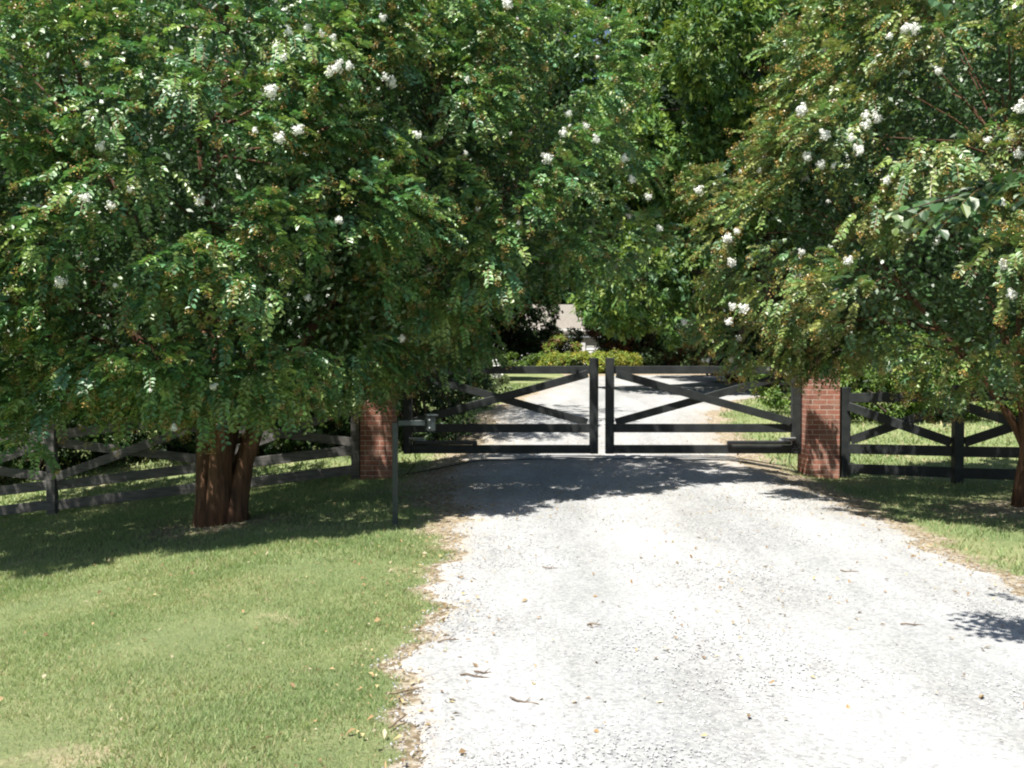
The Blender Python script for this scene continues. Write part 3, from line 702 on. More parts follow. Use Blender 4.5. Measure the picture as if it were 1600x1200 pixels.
myrtle("crepe_myrtle", "olive toned crepe myrtle with many white blooms right of the brick pillar", bC, lobC,
       [(4.0, 11.5, 3.0), (5.0, 10.0, 3.6), (6.2, 9.9, 3.8), (7.2, 10.8, 4.0), (6.0, 12.2, 4.6), (4.6, 12.3, 4.4)], 13,
       pal=PAL_C, seed_p=.62, seed_col=(.33, .22, .06), r0=.065, spread=.14, extra=exC, keep=lambda C: C[:, 2] > 1.8,
       blossoms=[(1470, 195, 1.4), (1467, 207, 1.2), (1441, 50, 1.2), (1401, 53, .9), (1385, 50, .8), (1480, 64, 1.0), (1486, 118, 1.0), (1455, 106, .8), (1581, 134, 1.2), (1590, 162, 1.0), (1595, 262, 1.2), (1592, 245, .9), (1367, 188, 1.1), (1339, 186, .9), (1335, 201, 1.0), (1289, 205, 1.0), (1287, 212, .8), (1315, 221, .8), (1338, 234, 1.0), (1272, 246, 1.0), (1292, 243, 1.0), (1249, 181, 1.1), (1268, 179, .8), (1385, 232, .9), (1327, 262, .9), (1269, 281, 1.0), (1286, 305, .9), (1106, 294, 1.2), (1142, 388, 1.3), (1135, 408, 1.0), (1155, 408, .9), (1254, 387, .7), (1324, 402, .9), (1049, 484, .9), (1045, 475, .7), (1168, 480, 1.2), (1152, 471, .9), (1134, 508, .9), (1148, 528, .9), (1149, 549, .8), (1407, 460, .8), (1565, 427, 1.0), (1585, 443, .9), (1531, 212, .7), (1555, 217, .8), (1465, 373, .7), (1461, 277, .7), (1550, 290, .7), (1575, 320, .7), (1200, 580, .5), (1395, 590, .5), (1140, 352, .7), (1385, 275, .8), (1180, 272, .6)],
       extra_blossoms=14)
# D: farther left, mostly out of frame
bD = (-7.6, 12.4, gz(-7.6, 12.4))
myrtle("crepe_myrtle", "tall crepe myrtle with few blooms at the left edge behind the big one", bD,
       [(-7.4, 12.3, 4.2, 2.5, 2.2, 2.6), (-6.4, 12.0, 5.4, 2.2, 2.0, 2.0), (-6.6, 11.4, 2.6, 1.6, 1.6, 1.4)],
       [(-8.6, 12, 3.6), (-7.6, 11.4, 4.0), (-6.4, 11.8, 4.6), (-7.2, 13, 4.8), (-6.0, 12.2, 5.0)], 14,
       pal=PAL_A, seed_p=.45, r0=.11, spread=.18, nsp=45, keep=lambda C: C[:, 2] > 1.1, blossoms=[(84, 6, .9), (36, 160, .6), (5, 262, .8)], extra_blossoms=6)
# E: beyond the fence
bE = (-4.6, 17.0, gz(-4.6, 17.0))
myrtle("crepe_myrtle", "tall crepe myrtle growing behind the left fence, above the others", bE,
       [(-4.6, 17.0, 6.0, 3.2, 2.4, 2.4), (-6.5, 17.4, 4.6, 2.4, 2.2, 2.2), (-2.2, 17.0, 5.6, 2.2, 2.0, 2.4)],
       [(-5.6, 17, 5.6), (-4.6, 16.4, 6.0), (-3.4, 16.8, 5.8), (-4.2, 18, 6.4)], 15, rc=.7,
       pal=PAL_A, seed_p=.3, r0=.11, spread=.2, nsp=45, ll=.085, lw=.024, L=(.3, .55), fill=260, extra_blossoms=10)

# ------------------------------------------------------------------ broad background trees
def tree_mesh(seed, lobes, base_h, pal, leaf=.12, rc=1.1, nt=150, fill=18, mat='far_leaf', nper=9, fmaxc=.85):
    r = np.random.default_rng(seed)
    C, O = lobe_clumps(lobes, rc, r)
    cr = rc * r.uniform(.6, 1.3, len(C))
    P = []; N = []; K = []
    for c, o, q in zip(C, O, cr):
        n = int(nt * (q / rc) ** 2); d = norm(r.normal(size=(n, 3))); d = d[(d @ o) > -.3]; n = len(d)
        P.append(c + d * np.array([q, q, q * .7]) * (r.uniform(.35, 1.0, (n, 1)) ** .5)); N.append(d)
        K.append(np.full(n, r.uniform(.75, 1.2)))
    P = np.concatenate(P); N = np.concatenate(N); K = np.concatenate(K); n = len(P)
    ctr = P[:, None] + norm(r.normal(size=(n, nper, 3))) * leaf * 1.5 * r.uniform(.3, 1, (n, nper, 1))
    u = norm(N[:, None] * .5 + r.normal(0, .6, ctr.shape) + np.array([0, 0, -.35])) * leaf * r.uniform(.6, 1.2, (n, nper, 1))
    nn = norm(N[:, None] * .6 + np.array([0, 0, .7]) + r.normal(0, .5, ctr.shape)); v = norm(np.cross(u, nn)) * leaf * .36
    V = np.stack([ctr - u, ctr - v + nn * leaf * .08, ctr + u, ctr + v + nn * leaf * .08], 2).reshape(-1, 3)
    pal = np.asarray(pal); c = pal[r.integers(0, len(pal), n)][:, None] * K[:, None, None] * r.uniform(.7, 1.3, (n, nper, 1))
    Cc = np.repeat(c.reshape(-1, 3), 4, 0)
    Vf, Cf = fill_leaves(lobes, fill, leaf * 1.6, (.03, .055, .02), r, fmax=fmaxc)  # dark inner leaves, crown shade put into their colour
    V = np.concatenate([V, Vf]); Cc = np.concatenate([Cc, Cf])
    crown = np_mesh("crown", V, [np.arange(len(V)).reshape(-1, 4)], [M[mat]], col=Cc)
    return crown, C

PAL_BG = [(0.082, 0.172, 0.041), (0.102, 0.200, 0.048), (0.144, 0.233, 0.048), (0.069, 0.152, 0.062), (0.192, 0.262, 0.055)]
def big_tree_proto(seed, H, R, r0, pal=PAL_BG, low=.3):
    r = random.Random(seed)
    lobes = [(0, 0, H * .62, R * .85, R * .85, H * .30)]
    for k in range(7):
        a = k * 2 * math.pi / 7 + r.random(); z = H * r.uniform(low + .1, .75)
        lobes.append((math.cos(a) * R * .55, math.sin(a) * R * .55, z, R * r.uniform(.42, .55), R * r.uniform(.42, .55), H * r.uniform(.12, .17)))
    crown, C = tree_mesh(seed, lobes, H, pal)
    mb = MB()
    rd = random.Random(seed)
    pts = [Vector((math.sin(k * .9) * .12, math.cos(k * 1.1) * .1, -.4 + k * H * .1)) for k in range(8)]
    mb.tube(pts, [r0 * (1.5, 1.05, .95, .85, .75, .6, .45, .3)[k] for k in range(8)], 12, wob=.06, rnd=rd)
    for c in C[::3]:
        c = Vector(c); b = min(pts[2:], key=lambda p: (p - c).length + (0 if p.z < c.z - .5 else 2))
        mb.tube([b, (b + c) / 2 + Vector((0, 0, .4)), c], [r0 * .28, r0 * .18, r0 * .06], 5, cap=False)
    return crown, mb.mesh("trunk", M['dark_bark'])
PROTO = [big_tree_proto(21, 13.5, 4.6, .30), big_tree_proto(22, 15.0, 5.0, .36, low=.22), big_tree_proto(23, 12.0, 4.2, .28, low=.10)]

bgt = [
 # x, y, proto, scale, rot, label
 (6.0, 48.5, 1, 1.05, 0.3, "tall tree whose dark trunk stands beside the golden shrub mound"),
 (1.2, 68.0, 1, 1.9, 1.1, "huge shade tree right behind the house, rising left of the middle of the wood"),
 (7.6, 31.5, 0, 1.05, 2.4, "leafy tree with drooping boughs above the parked black car"),
 (10.6, 27.0, 2, 1.1, .9, "low branched tree behind the right crepe myrtle"),
 (0.5, 70.0, 1, 1.5, 3.0, "tallest tree of the far row, rising above the house roof"),
 (-6.0, 31.5, 2, 1.05, 1.9, "low branched tree on the left lawn beyond the fence"),
 (-8.2, 26.0, 2, 1.1, .2, "dense tree in the dark wood behind the left fence, nearer the big crepe myrtle"),
 (-13.2, 25.0, 1, 1.0, 4.0, "dense tree in the dark wood at the far left behind the fence"),
 (-18.0, 31.0, 0, 1.15, 4.4, "outermost wood tree at the left"),
 (15.5, 28.0, 1, 1.0, 5.0, "dense tree at the right behind the hedge"),
 (11.5, 43.0, 1, 1.2, 1.5, "tall tree in the far row behind the parked black car"),
 (19.5, 33.0, 0, 1.2, 2.0, "outermost wood tree at the right"),
 (-5.5, 45.0, 1, 1.2, .5, "tall far tree left of the house roof"),
 (-13.0, 42.0, 1, 1.2, 1.4, "tall far tree behind the left wood"),
 (19.5, 46.0, 1, 1.25, 2.2, "tall far tree at the right of the far row"),
 (9.0, 66.0, 1, 1.4, .4, "very tall tree far behind the red brown board fence"),
 (17.0, 62.0, 1, 1.4, 1.4, "very tall tree at the right end of the farthest row"),
 (-9.0, 68.0, 1, 1.4, 2.7, "very tall tree left of the house in the farthest row"),
 (-20.0, 58.0, 1, 1.4, 3.7, "very tall tree in the farthest row, far left"),
 (26.0, 55.0, 2, 1.6, .7, "farthest right tree of the far row"),
 (-27.0, 45.0, 2, 1.6, .7, "farthest left tree of the far row"),
 (4.5, 67.0, 2, 1.5, 1.5, "low dark tree directly behind the house roof"),
 (6.6, 25.5, 2, .95, 3.5, "mid green tree at the right of the drive, its crown above the right gate leaf"),
]
for i, (x, y, p, s, rz, lab) in enumerate(bgt):
    o = empty("shade_tree", (x, y, gz(x, y)), rz); o.scale = (s, s, s)
    tag(o, lab, "tree", "shade trees of the wood behind the gate")
    link("trunk", PROTO[p][1], o); link("crown", PROTO[p][0], o)

# ------------------------------------------------------------------ shrubs
def shrub(name, label, cat, x, y, lobes, pal, seed, leaf=.05, rc=.35, nt=60, group=None, fill=300, stem=.03, nper=8, bloom=None):
    z = gz(x, y); root = empty(name, (x, y, z)); tag(root, label, cat, group)
    crown, C = tree_mesh(seed, lobes, 1, pal, leaf=leaf, rc=rc, nt=nt, fill=fill, nper=nper)
    link("foliage", crown, root)
    mb = MB()
    for c in C[::4]:
        c = Vector(c); mb.tube([Vector((c.x * .15, c.y * .15, -.05)), c * .55 + Vector((0, 0, .05)), c], [stem, stem * .7, stem * .3], 5, cap=False)
    mb.build("stem", M['dark_bark'], root)
    return root
GOLD = [(0.213, 0.300, 0.050), (0.175, 0.263, 0.044), (0.260, 0.312, 0.046), (0.338, 0.364, 0.053), (0.195, 0.260, 0.053), (0.390, 0.351, 0.077)]
LIME = [(.12, .20, .035), (.16, .24, .05), (.08, .15, .03)]
DARK = [(.030, .065, .022), (.045, .085, .03), (.06, .10, .03)]
RED = [(.10, .045, .030), (.16, .075, .045), (.07, .06, .03), (.20, .11, .05)]
shrub("mounded_shrub", "low spreading golden green shrub mound behind the gap between the gate leaves", "shrub", 3.3, 43,
      [(-1.1, 0, .35, 1.0, .8, .45), (0, 0, .42, 1.2, .9, .45), (1.1, 0, .4, 1.05, .8, .48), (-.3, -.3, .35, 1.8, .8, .42)], GOLD, 31, leaf=.06, rc=.34, nt=70)
shrub("mounded_shrub", "orange tinted shrub tuft rising behind the golden mound", "shrub", 2.3, 44.5, [(0, 0, .9, .7, .5, .75)], GOLD[:1] + RED[3:], 32, leaf=.06, rc=.3)
shrub("low_hedge", "low pale green hedge strip at the far end of the left lawn", "hedge", .3, 44,
      [(-1.9, 0, .35, 1.0, .5, .45), (-.6, 0, .35, 1.0, .5, .42), (.6, 0, .35, .9, .5, .45)], LIME, 33, leaf=.06, rc=.3)
shrub("red_maple", "small bronze red maple between the golden shrub and the dark trunk", "tree", 4.9, 46.5,
      [(0, 0, 1.8, 1.0, .9, .95), (-.7, 0, 2.2, .7, .7, .6), (.7, 0, 1.5, .7, .7, .7)], RED, 34, leaf=.07, rc=.4, stem=.05)
shrub("evergreen_shrub", "dark rounded evergreen shrub behind the left gate leaf", "shrub", -1.35, 17.2,
      [(0, 0, .6, .85, .7, .75), (.2, 0, 1.1, .6, .6, .6), (-.9, .2, .8, .8, .7, .9)], DARK, 35, leaf=.045, rc=.32)
hs = [(6.3, 20.0, "bright green hedge shrub directly behind the first right fence bay"), (7.6, 19.0, "bright green hedge shrub behind the second right fence bay"), (9.6, 18.6, "hedge shrub farthest right behind the fence"),
      (8.6, 22.5, "hedge shrub in the second row, behind the right fence"), (9.0, 28.0, "dark hedge shrub at the far edge of the right lawn")]
for i, (x, y, lab) in enumerate(hs):
    shrub("hedge_shrub", lab, "shrub", x, y, [(-.6, 0, .6, .75, .6, .62), (.5, .1, .7, .8, .7, .68), (0, -.1, .9, .6, .6, .65)], LIME if i < 4 else DARK, 40 + i, leaf=.05, rc=.33, group="shrubs behind the right fence")
us = [(-4.2, 17.6, 1.4), (-6.2, 18.4, 1.8), (-8.6, 17.8, 1.6), (-11, 19.5, 2.0), (-2.6, 19.6, 1.2), (-10.5, 16.8, 1.3), (-13.2, 18.6, 1.9)]
ul = ["dark understorey bush behind the trunk of the big crepe myrtle", "taller dark bush behind the left fence, left of the big trunk", "dark bush behind the left fence near the frame edge", "large dark bush far back at the left",
      "small dark bush beyond the left pillar", "low dark bush at the left end of the fence", "outermost dark bush at the left"]
for i, (x, y, h) in enumerate(us):
    o = shrub("understorey_bush", ul[i], "bush", x, y, [(-.7, 0, h * .45, 1.1, .8, h * .5), (.7, 0, h * .5, 1.1, .8, h * .52), (0, .2, h * .8, .9, .8, h * .45)], DARK, 50 + i, leaf=.08, rc=.45, nt=55, fill=120, group="dark bushes behind the left fence")
rb = [(-.3, 51.0, 4.6, "tall dark bush hiding the left part of the house"), (-3.0, 50.0, 4.6, "tall dark bush left of the half hidden house"), (8.2, 25.5, 2.2, "dark bush right of the parked black car"), (12.5, 22.0, 2.4, "large dark bush behind the hedge at the right"), (1.0, 52.5, 2.4, "rounded dark bush in front of the house, left of the white wall"), (6.2, 46.0, 1.5, "dark bush beside the far dark trunk"), (-3.5, 36, 1.9, "dark bush at the left side of the far lawn"), (-8.5, 34, 2.4, "big dark bush deep in the left wood"), (9.5, 38.5, 2.6, "dark bush behind the parked black car")]
for i, (x, y, h, lab) in enumerate(rb):
    shrub("understorey_bush", lab, "bush", x, y, [(-1, 0, h * .45, 1.4, .9, h * .5), (1, 0, h * .5, 1.4, .9, h * .52), (0, .2, h * .8, 1.1, .9, h * .45)], DARK, 60 + i, leaf=.09, rc=.5, nt=50, fill=90, group="dark bushes far behind the gate")
fr = np.random.default_rng(90)
wl_ = [(x, 74 + 4 * math.sin(x * .7), 3.0 + 1.2 * math.sin(x * 1.3), 5.5, 3.0, 4.5) for x in np.arange(-75, 80, 7.5)]
wc, _ = tree_mesh(90, wl_, 1, PAL_BG, leaf=.3, rc=1.6, nt=60, fill=1.2, nper=6)
tag(link("far_wood", wc), "dark green mass of undergrowth closing the view far behind the house", "wood", kind='stuff')
hy = shrub("hydrangea", "small pale leaved hydrangea with one grey white bloom on the left lawn", "shrub", -.45, 24.0, [(-.35, 0, .25, .45, .35, .28), (.1, 0, .25, .35, .3, .3)], [(.16, .22, .09), (.2, .25, .12)], 71, leaf=.045, rc=.2, nt=30)
b_ = link("blossom", BLOSSOM, hy, (.06, -.25, .62)); b_.scale = (2.0, 2.0, 2.2)

# ------------------------------------------------------------------ overhanging branch tree just outside the right edge
def near_tree():
    base = (6.2, 4.3, gz(6.2, 4.3)); root = empty("dogwood", base)
    tag(root, "broad leaved branch reaching in from a small tree outside the right edge", "tree")
    r = np.random.default_rng(81); mb = MB(); B = Vector(base)
    mb.tube([Vector((0, 0, -.2)), Vector((-.05, 0, .8)), Vector((.05, .05, 1.7)), Vector((0, 0, 2.6)), Vector((.1, 0, 3.6))], [.12, .09, .08, .06, .03], 9)
    limb = [(6.2, 4.35, 1.9), (4.9, 4.6, 2.35), (3.6, 4.8, 2.65), (2.75, 4.9, 2.62), (2.28, 5.0, 2.45)]
    mb.tube([Vector(p) - B for p in limb], [.045, .026, .013, .008, .004], 7)
    P = []; D = []
    offs = [(2.9, 4.9, 2.64, (-.35, .6, -.2)), (2.7, 4.9, 2.62, (-.5, -.55, -.25)), (2.5, 4.95, 2.55, (-.7, .3, -.25)), (2.4, 5, 2.5, (-.8, -.3, -.3)), (3.2, 4.85, 2.66, (-.3, -.7, -.1)), (3.4, 4.85, 2.66, (-.1, .7, .1)), (2.28, 5.0, 2.45, (-1, .1, -.3)), (3.0, 4.9, 2.62, (-.2, -.6, -.5))]
    for x, y, z, d in offs:
        P.append((x, y, z)); D.append(d)
        mb.tube([Vector((x, y, z)) - B, Vector((x, y, z)) - B + Vector(d) * .35], [.006, .002], 4)
    for k in range(26):
        t = r.uniform(2.0, 4); i = min(int(t), 3); q = np.array(limb[i]) * (1 - t + i) + np.array(limb[i + 1]) * (t - i)
        P.append(q); D.append(norm(np.array([r.normal(-.5, .3), r.normal(0, .8), r.uniform(-.5, .15)])))
    for k in range(420):
        d = norm(r.normal(size=3)); P.append(np.array([7.0, 3.6, 3.6]) + d * [1.7, 1.4, 1.3] * r.uniform(.5, 1)); D.append(d + [0, 0, -.2])
    lim2 = [(6.2, 4.3, 2.9), (5.0, 4.2, 3.6), (3.6, 4.2, 3.9), (2.7, 4.2, 3.85), (1.85, 4.3, 3.65)]
    mb.tube([Vector(p) - B for p in lim2], [.05, .036, .024, .014, .005], 7)
    lim3 = [(6.2, 4.3, 2.6), (4.6, 3.6, 3.3), (3.2, 3.4, 3.5), (2.4, 3.4, 3.45), (1.95, 3.4, 3.35)]
    mb.tube([Vector(p) - B for p in lim3], [.05, .036, .024, .014, .005], 7)
    for k in range(40):
        t = r.uniform(1.7, 4); i = min(int(t), 3); q = np.array(lim3[i]) * (1 - t + i) + np.array(lim3[i + 1]) * (t - i)
        P.append(q + r.normal(0, [.12, .25, .06])); D.append(norm(np.array([r.normal(-.4, .5), r.normal(0, .9), -.08])))
    for k in range(80):
        t = r.uniform(1.6, 4); i = min(int(t), 3); q = np.array(lim2[i]) * (1 - t + i) + np.array(lim2[i + 1]) * (t - i)
        P.append(q + r.normal(0, [.12, .34, .08])); D.append(norm(np.array([r.normal(-.4, .5), r.normal(0, .9), -.12])))
    P = np.array(P); D = np.array(D)
    V, Fq, Cc, _ = make_sprays(P, D, np.full(len(P), .36), 10, .085, .030, [(.045, .11, .035), (.06, .13, .035)], r, seed_p=0, roll=.3, droop=.2)
    link("crown", np_mesh("crown", V - np.array(base), [Fq], [M['leaf']], col=Cc), root)
    mb.build("trunk", M['dark_bark'], root)
near_tree()

# ------------------------------------------------------------------ brick pillars
def pillar(x, y, label, top):
    z0 = gz(x, y) - .02; root = empty("brick_pillar", (x, y, z0)); tag(root, label, "pillar", "brick pillars at the driveway gate")
    MB().box((0, 0, (top - z0) / 2 - .05), (.465, .50, top - z0 + .1), bev=.008).build("shaft", M['brick'], root)
    mb = MB(); h = top - z0
    mb.box((0, 0, h + .03), (.53, .565, .055), bev=.01)
    mb.box((0, 0, h + .075), (.45, .48, .035), bev=.01)
    mb.build("cap", M['cap_stone'], root)
    return root
GY = 14.5
pillar(-1.935, 14.45, "left red brick gate pillar half hidden by hanging leaves", 1.72)
pillar(4.455, 14.45, "right red brick gate pillar with a slanting shadow, next to the right fence", 1.72)

# ------------------------------------------------------------------ gate leaves
def zpx(py, Y=GY): return CAMZ - (py - 565) * Y / 1555
def gate(xh, xm, label):
    """xh: hinge side outer x, xm: meeting side outer x"""
    s = 1 if xm > xh else -1
    zb = zpx(709); root = empty("gate_leaf", (xh, GY, zb)); tag(root, label, "gate", "double driveway gate")
    B = Vector((xh, GY, zb))
    def loc(x, z, dy=0.0): return Vector((x, GY + dy, z)) - B
    W_ = .125
    MB().box(loc(xh + s * .065, (zpx(580) + zb) / 2), (.13, .10, zpx(580) - zb)).build("stile", M['black_wood'], root)
    MB().box(loc(xm - s * .062, (zpx(559) + zb) / 2), (.125, .10, zpx(559) - zb)).build("stile", M['black_wood'], root)
    xa, xb = xh + s * .13, xm - s * .125
    for py, w in ((578, .115), (669, .125), (702, .125)):
        MB().board(loc(xa, zpx(py)), loc(xb, zpx(py)), w, .04).build("rail", M['black_wood'], root)
    # crossed braces: long one in front, climbing towards the meeting stile
    MB().board(loc(xa + s * .02, zpx(659), -.042), loc(xb - s * .03, zpx(584), -.042), .115, .035).build("brace", M['black_wood'], root)
    MB().board(loc(xa + s * .02, zpx(585), .040), loc(xb - s * .03, zpx(660), .040), .11, .03).build("brace", M['black_wood'], root)
    # linear opener on the bottom rail
    op = MB().box(loc(xh + s * .62, zpx(691), -.085), (.92, .065, .058), bev=.015).build("opener_arm", M['black_plastic'], root)
    mb = MB(); a = loc(xh + s * .10, zpx(686), -.08)
    mb.tube([a, loc(xh + s * .34, zpx(688), -.085)], .022, 10)
    mb.box(loc(xh + s * .20, zpx(684), -.085), (.22, .05, .022), bev=.006)
    mb.build("push_rod", M['steel'], op)
    MB().box(loc(xh + s * 1.05, zpx(693), -.06), (.06, .06, .07)).build("bracket", M['black_plastic'], op)
    # power lead hanging to the ground
    g = Vector((xh - s * .0, GY - .10, gz(xh, GY))) - B
    pts = []
    for k in range(9):
        t = k / 8
        pts.append(Vector((a.x + s * .12 * math.sin(math.pi * t) - s * .06 * t, a.y - .02, a.z - .1 + (g.z + .01 - a.z + .1) * t)))
    MB().tube(pts, .006, 6).build("power_lead", M['black_plastic'], root)
    for hz_ in (zpx(600), zpx(700)):
        mb = MB(); mb.board(loc(xh + s * .02, hz_, -.055), loc(xh + s * .32, hz_, -.055), .035, .006)
        mb.tube([loc(xh - s * .012, hz_ - .05), loc(xh - s * .012, hz_ + .05)], .014, 8)
        mb.build("hinge", M['black_plastic'], root)
    return root
gate(-1.585, 1.255, "left leaf of the black wooden driveway gate, behind the keypad post")
gate(4.205, 1.362, "right leaf of the black wooden driveway gate, hinged beside the lit brick pillar")

# thin black tube across the drive, added as the gate's shadow line
mb = MB(); pts = []
for k in range(36):
    t = k / 35; x = -1.55 + 5.75 * t; y = 14.35 + .35 * math.sin(math.pi * t) + .02 * math.sin(k * 1.3)
    pts.append((x, y, gz(x, y) + .018))
mb.tube(pts, .008, 5); tag(mb.build("gate_shadow_line", M['black_plastic']), "thin dark strip drawn as the gate shadow across the gravel", "gate_shadow_line")

# ------------------------------------------------------------------ fences
def fence(posts, label, mat, ph=1.30, name="crossbuck_fence", hp=1.16):
    z0 = gz(*posts[0]); root = empty(name, (posts[0][0], posts[0][1], z0)); tag(root, label, "fence")
    B = Vector((posts[0][0], posts[0][1], z0)); G = [Vector((x, y, gz(x, y))) - B for x, y in posts]
    for g in G:
        MB().box(g + Vector((0, .0, ph / 2 - .1)), (.125, .125, ph + .2)).build("post", mat, root)
    for a, b in zip(G, G[1:]):
        d = (b - a); d.z = 0; d.normalize(); n = Vector((d.y, -d.x, 0))
        if n.y > 0: n = -n
        off = n * .083
        aa = a + d * .0; bb = b
        h1, h3, h4 = 1.15, .42, .135
        e = d * .064
        for h, w in ((h1, .135), (h3, .14), (h4, .14)):
            MB().board(aa + Vector((0, 0, h)) + e * 0 + off * 0 + d * .064, bb + Vector((0, 0, h)) - d * .064, w, .038, n).build("rail", mat, root)
        MB().board(aa + Vector((0, 0, h1 - .12)) + d * .07 + n * .040, bb + Vector((0, 0, h3 + .12)) - d * .07 + n * .040, .125, .034, n).build("brace", mat, root)
        MB().board(aa + Vector((0, 0, h3 + .12)) + d * .07 - n * .040, bb + Vector((0, 0, h1 - .12)) - d * .07 - n * .040, .125, .034, n).build("brace", mat, root)
    return root
fence([(-2.27, 14.45), (-4.45, 14.35), (-6.6, 14.25), (-8.9, 14.3), (-11.2, 14.4)], "faded dark crossbuck fence running downhill left of the left pillar", M['faded_wood'])
fence([(4.79, 14.3), (5.92, 13.2), (7.05, 12.15), (8.2, 11.2), (9.4, 10.4)], "black crossbuck fence right of the lit brick pillar", M['black_wood'])

# ------------------------------------------------------------------ keypad post
def keypad():
    Y = 9.7; x = (617 - 800) / 1555 * Y; z0 = gz(x, Y); root = empty("keypad_post", (x, Y, z0))
    tag(root, "slate grey steel gate keypad post with a short arm at the left drive edge", "keypad post")
    top = CAMZ - (660 - 565) * Y / 1555 - z0
    MB().box((0, 0, top / 2 - .08), (.05, .05, top + .16), bev=.004).build("post", M['metal_post'], root)
    MB().box((.165, 0, top - .005), (.27, .052, .052), bev=.004).build("arm", M['metal_post'], root)
    h = MB(); c = Vector((.345, -.01, top - .01)); ax = (Vector((.97, .24, 0)), Vector((-.24, .97, 0)), Vector((0, 0, 1)))
    h.box(c, (.085, .15, .145), ax, .01); h.box(c + Vector((.01, 0, .083)), (.11, .18, .018), ax, .006)
    hd = h.build("keypad_housing", M['metal_post'], root)
    for dz in (.035, -.04):
        b = MB(); b.tube([c + ax[1] * -.073 + ax[0] * -.02 + Vector((0, 0, dz)), c + ax[1] * -.085 + ax[0] * -.02 + Vector((0, 0, dz))], .010, 8)
        b.build("bolt", M['steel'], hd)
keypad()

# ------------------------------------------------------------------ house, wood fence, parked car
def house():
    x0, x1, y0, y1 = -7.0, 4.75, 55.0, 63.0; z0 = 1.0; root = empty("house", ((x0 + x1) / 2, y0, z0))
    tag(root, "white sided house with a weathered brown roof seen through the gap in the trees", "house")
    B = Vector(root.location)
    mb = MB(); n = 12
    for k in range(n):          # lap siding
        z = z0 + .1 + k * .19
        mb.add([Vector(v) - B for v in [(x0, y0, z), (x1, y0, z), (x1, y0 + .03, z + .19), (x0, y0 + .03, z + .19), (x0, y0 + .03, z), (x1, y0 + .03, z)]], [(0, 1, 2, 3), (0, 4, 5, 1)])
    mb.box(Vector(((x0 + x1) / 2, (y0 + y1) / 2 + .05, z0 + 1.1)) - B, (x1 - x0, y1 - y0 - .1, 2.6))
    mb.build("wall", M['siding'], root)
    zt = 2.98
    mb = MB(); mb.box(Vector(((x0 + x1) / 2, y0 - .12, zt + .10)) - B, (x1 - x0 + .3, .10, .30)); mb.build("fascia", M['trim'], root)
    rv = [(x0 - .4, y0 - .2, zt + .26), (x1 + .4, y0 - .2, zt + .26), (x1 + .4, (y0 + y1) / 2, zt + 2.0), (x0 - .4, (y0 + y1) / 2, zt + 2.0), (x0 - .4, y1 + .4, zt + .26), (x1 + .4, y1 + .4, zt + .26)]
    rv += [(x, y, z - .15) for x, y, z in rv]
    mb = MB(); mb.add([Vector(v) - B for v in rv], [(0, 1, 2, 3), (3, 2, 5, 4), (7, 6, 9, 8), (8, 9, 10, 11), (0, 6, 7, 1), (4, 5, 11, 10), (1, 7, 8, 2), (2, 8, 11, 5), (0, 3, 9, 6), (3, 4, 10, 9)])
    mb.build("roof", M['shingle'], root)
    mb = MB(); mb.box(Vector((3.5, y0 - .03, z0 + 1.05)) - B, (1.1, .06, 2.1)); dr = mb.build("garage_door", M['siding'], root)
    for wx in (-4.5, -1.5):
        f = MB().box(Vector((wx, y0 - .02, z0 + 1.3)) - B, (1.1, .08, 1.3)).build("window", M['siding'], root)
        MB().box(Vector((wx, y0 - .065, z0 + 1.3)) - B, (.9, .02, 1.1)).build("pane", M['glass'], f)
house()

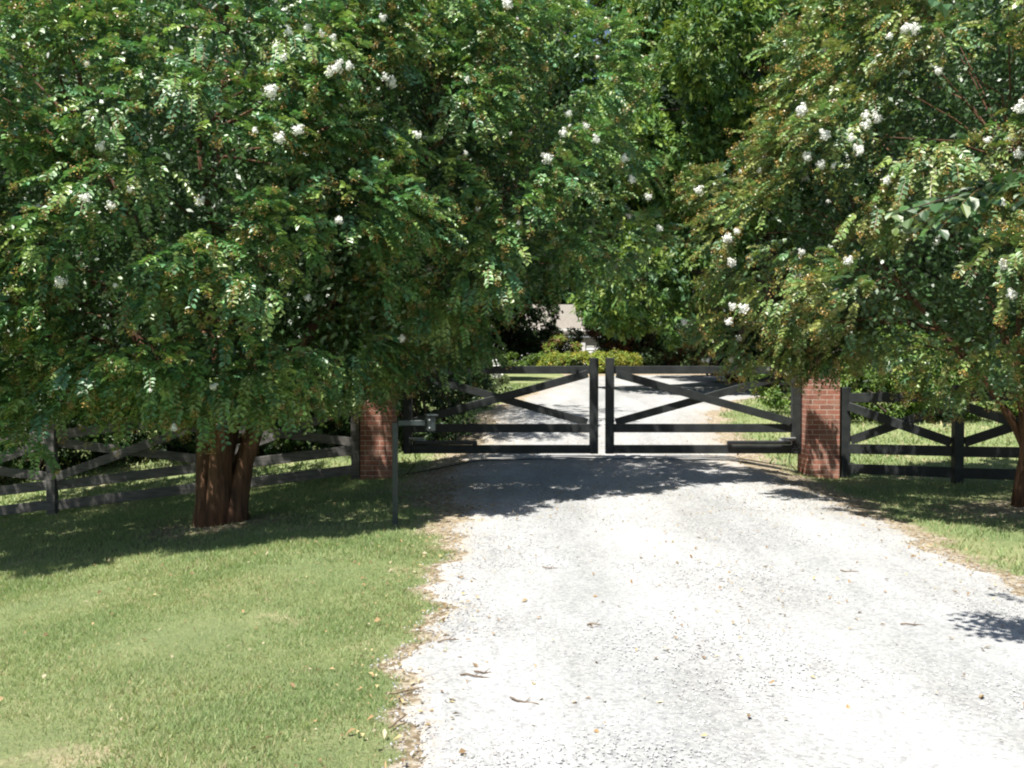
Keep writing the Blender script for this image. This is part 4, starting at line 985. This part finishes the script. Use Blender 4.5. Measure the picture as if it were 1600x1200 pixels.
def board_fence():
    y = 47.5; x0, x1 = 6.4, 9.4; root = empty("board_fence", (x0, y, gz(x0, y))); tag(root, "red brown vertical board fence far behind the right gate leaf", "fence")
    mb = MB(); k = 0; x = 0
    while x < x1 - x0:
        mb.box((x, 0, .65 + .02 * math.sin(k * 2)), (.135, .025, 1.35)); x += .155; k += 1
    mb.build("boards", M['red_wood'], root)
    MB().box((1.5, .04, .3), (3.1, .05, .09)).build("rail", M['red_wood'], root)
    MB().box((1.5, .04, 1.05), (3.1, .05, .09)).build("rail", M['red_wood'], root)
board_fence()

def car():
    x, y = 6.1, 31.5; z = gz(x, y) + .0; root = empty("parked_car", (x, y, z), math.radians(-4)); tag(root, "black car parked in tree shade behind the right gate leaf, silver lamps facing left", "car")
    prof = [(0.0, .35), (0.02, .62), (.10, .80), (.5, .93), (1.25, 1.02), (1.95, 1.55), (2.4, 1.66), (3.6, 1.64), (4.35, 1.1), (4.6, 1.02), (4.65, .5), (4.55, .30), (4.1, .28), (4.05, .5), (3.9, .64), (3.55, .64), (3.4, .5), (3.35, .26), (1.4, .26), (1.35, .5), (1.2, .64), (.85, .64), (.7, .5), (.65, .28), (.1, .26)]
    body = MB().prism(prof, -.88, .88).build("body", M['car_paint'], root)
    bv = body.modifiers.new("bevel", 'BEVEL'); bv.width = .05; bv.segments = 2
    for s in (-1, 1):
        MB().prism([(1.45, 1.06), (2.02, 1.50), (2.75, 1.56), (2.75, 1.06)], s * .888 - .004, s * .888 + .004).build("window", M['glass'], root)
        MB().prism([(2.85, 1.06), (2.85, 1.56), (3.5, 1.55), (4.0, 1.12), (4.0, 1.06)], s * .888 - .004, s * .888 + .004).build("window", M['glass'], root)
        MB().box((.06, s * .66, .70), (.14, .34, .15), bev=.03).build("headlight", M['lamp'], root)
        for wx in (1.02, 3.72):
            w = MB().tube([(wx, s * .70, .33), (wx, s * .89, .33)], .33, 24).build("wheel", M['tyre'], root)
            MB().tube([(wx, s * .885, .33), (wx, s * .90, .33)], .20, 16).build("rim", M['steel'], w)
    MB().box((0.0, 0, .43), (.12, 1.7, .16), bev=.04).build("bumper", M['steel'], root)
    MB().prism([(1.30, 1.05), (1.93, 1.53), (1.95, 1.57), (1.26, 1.05)], -.74, .74).build("windscreen", M['glass'], root)
car()
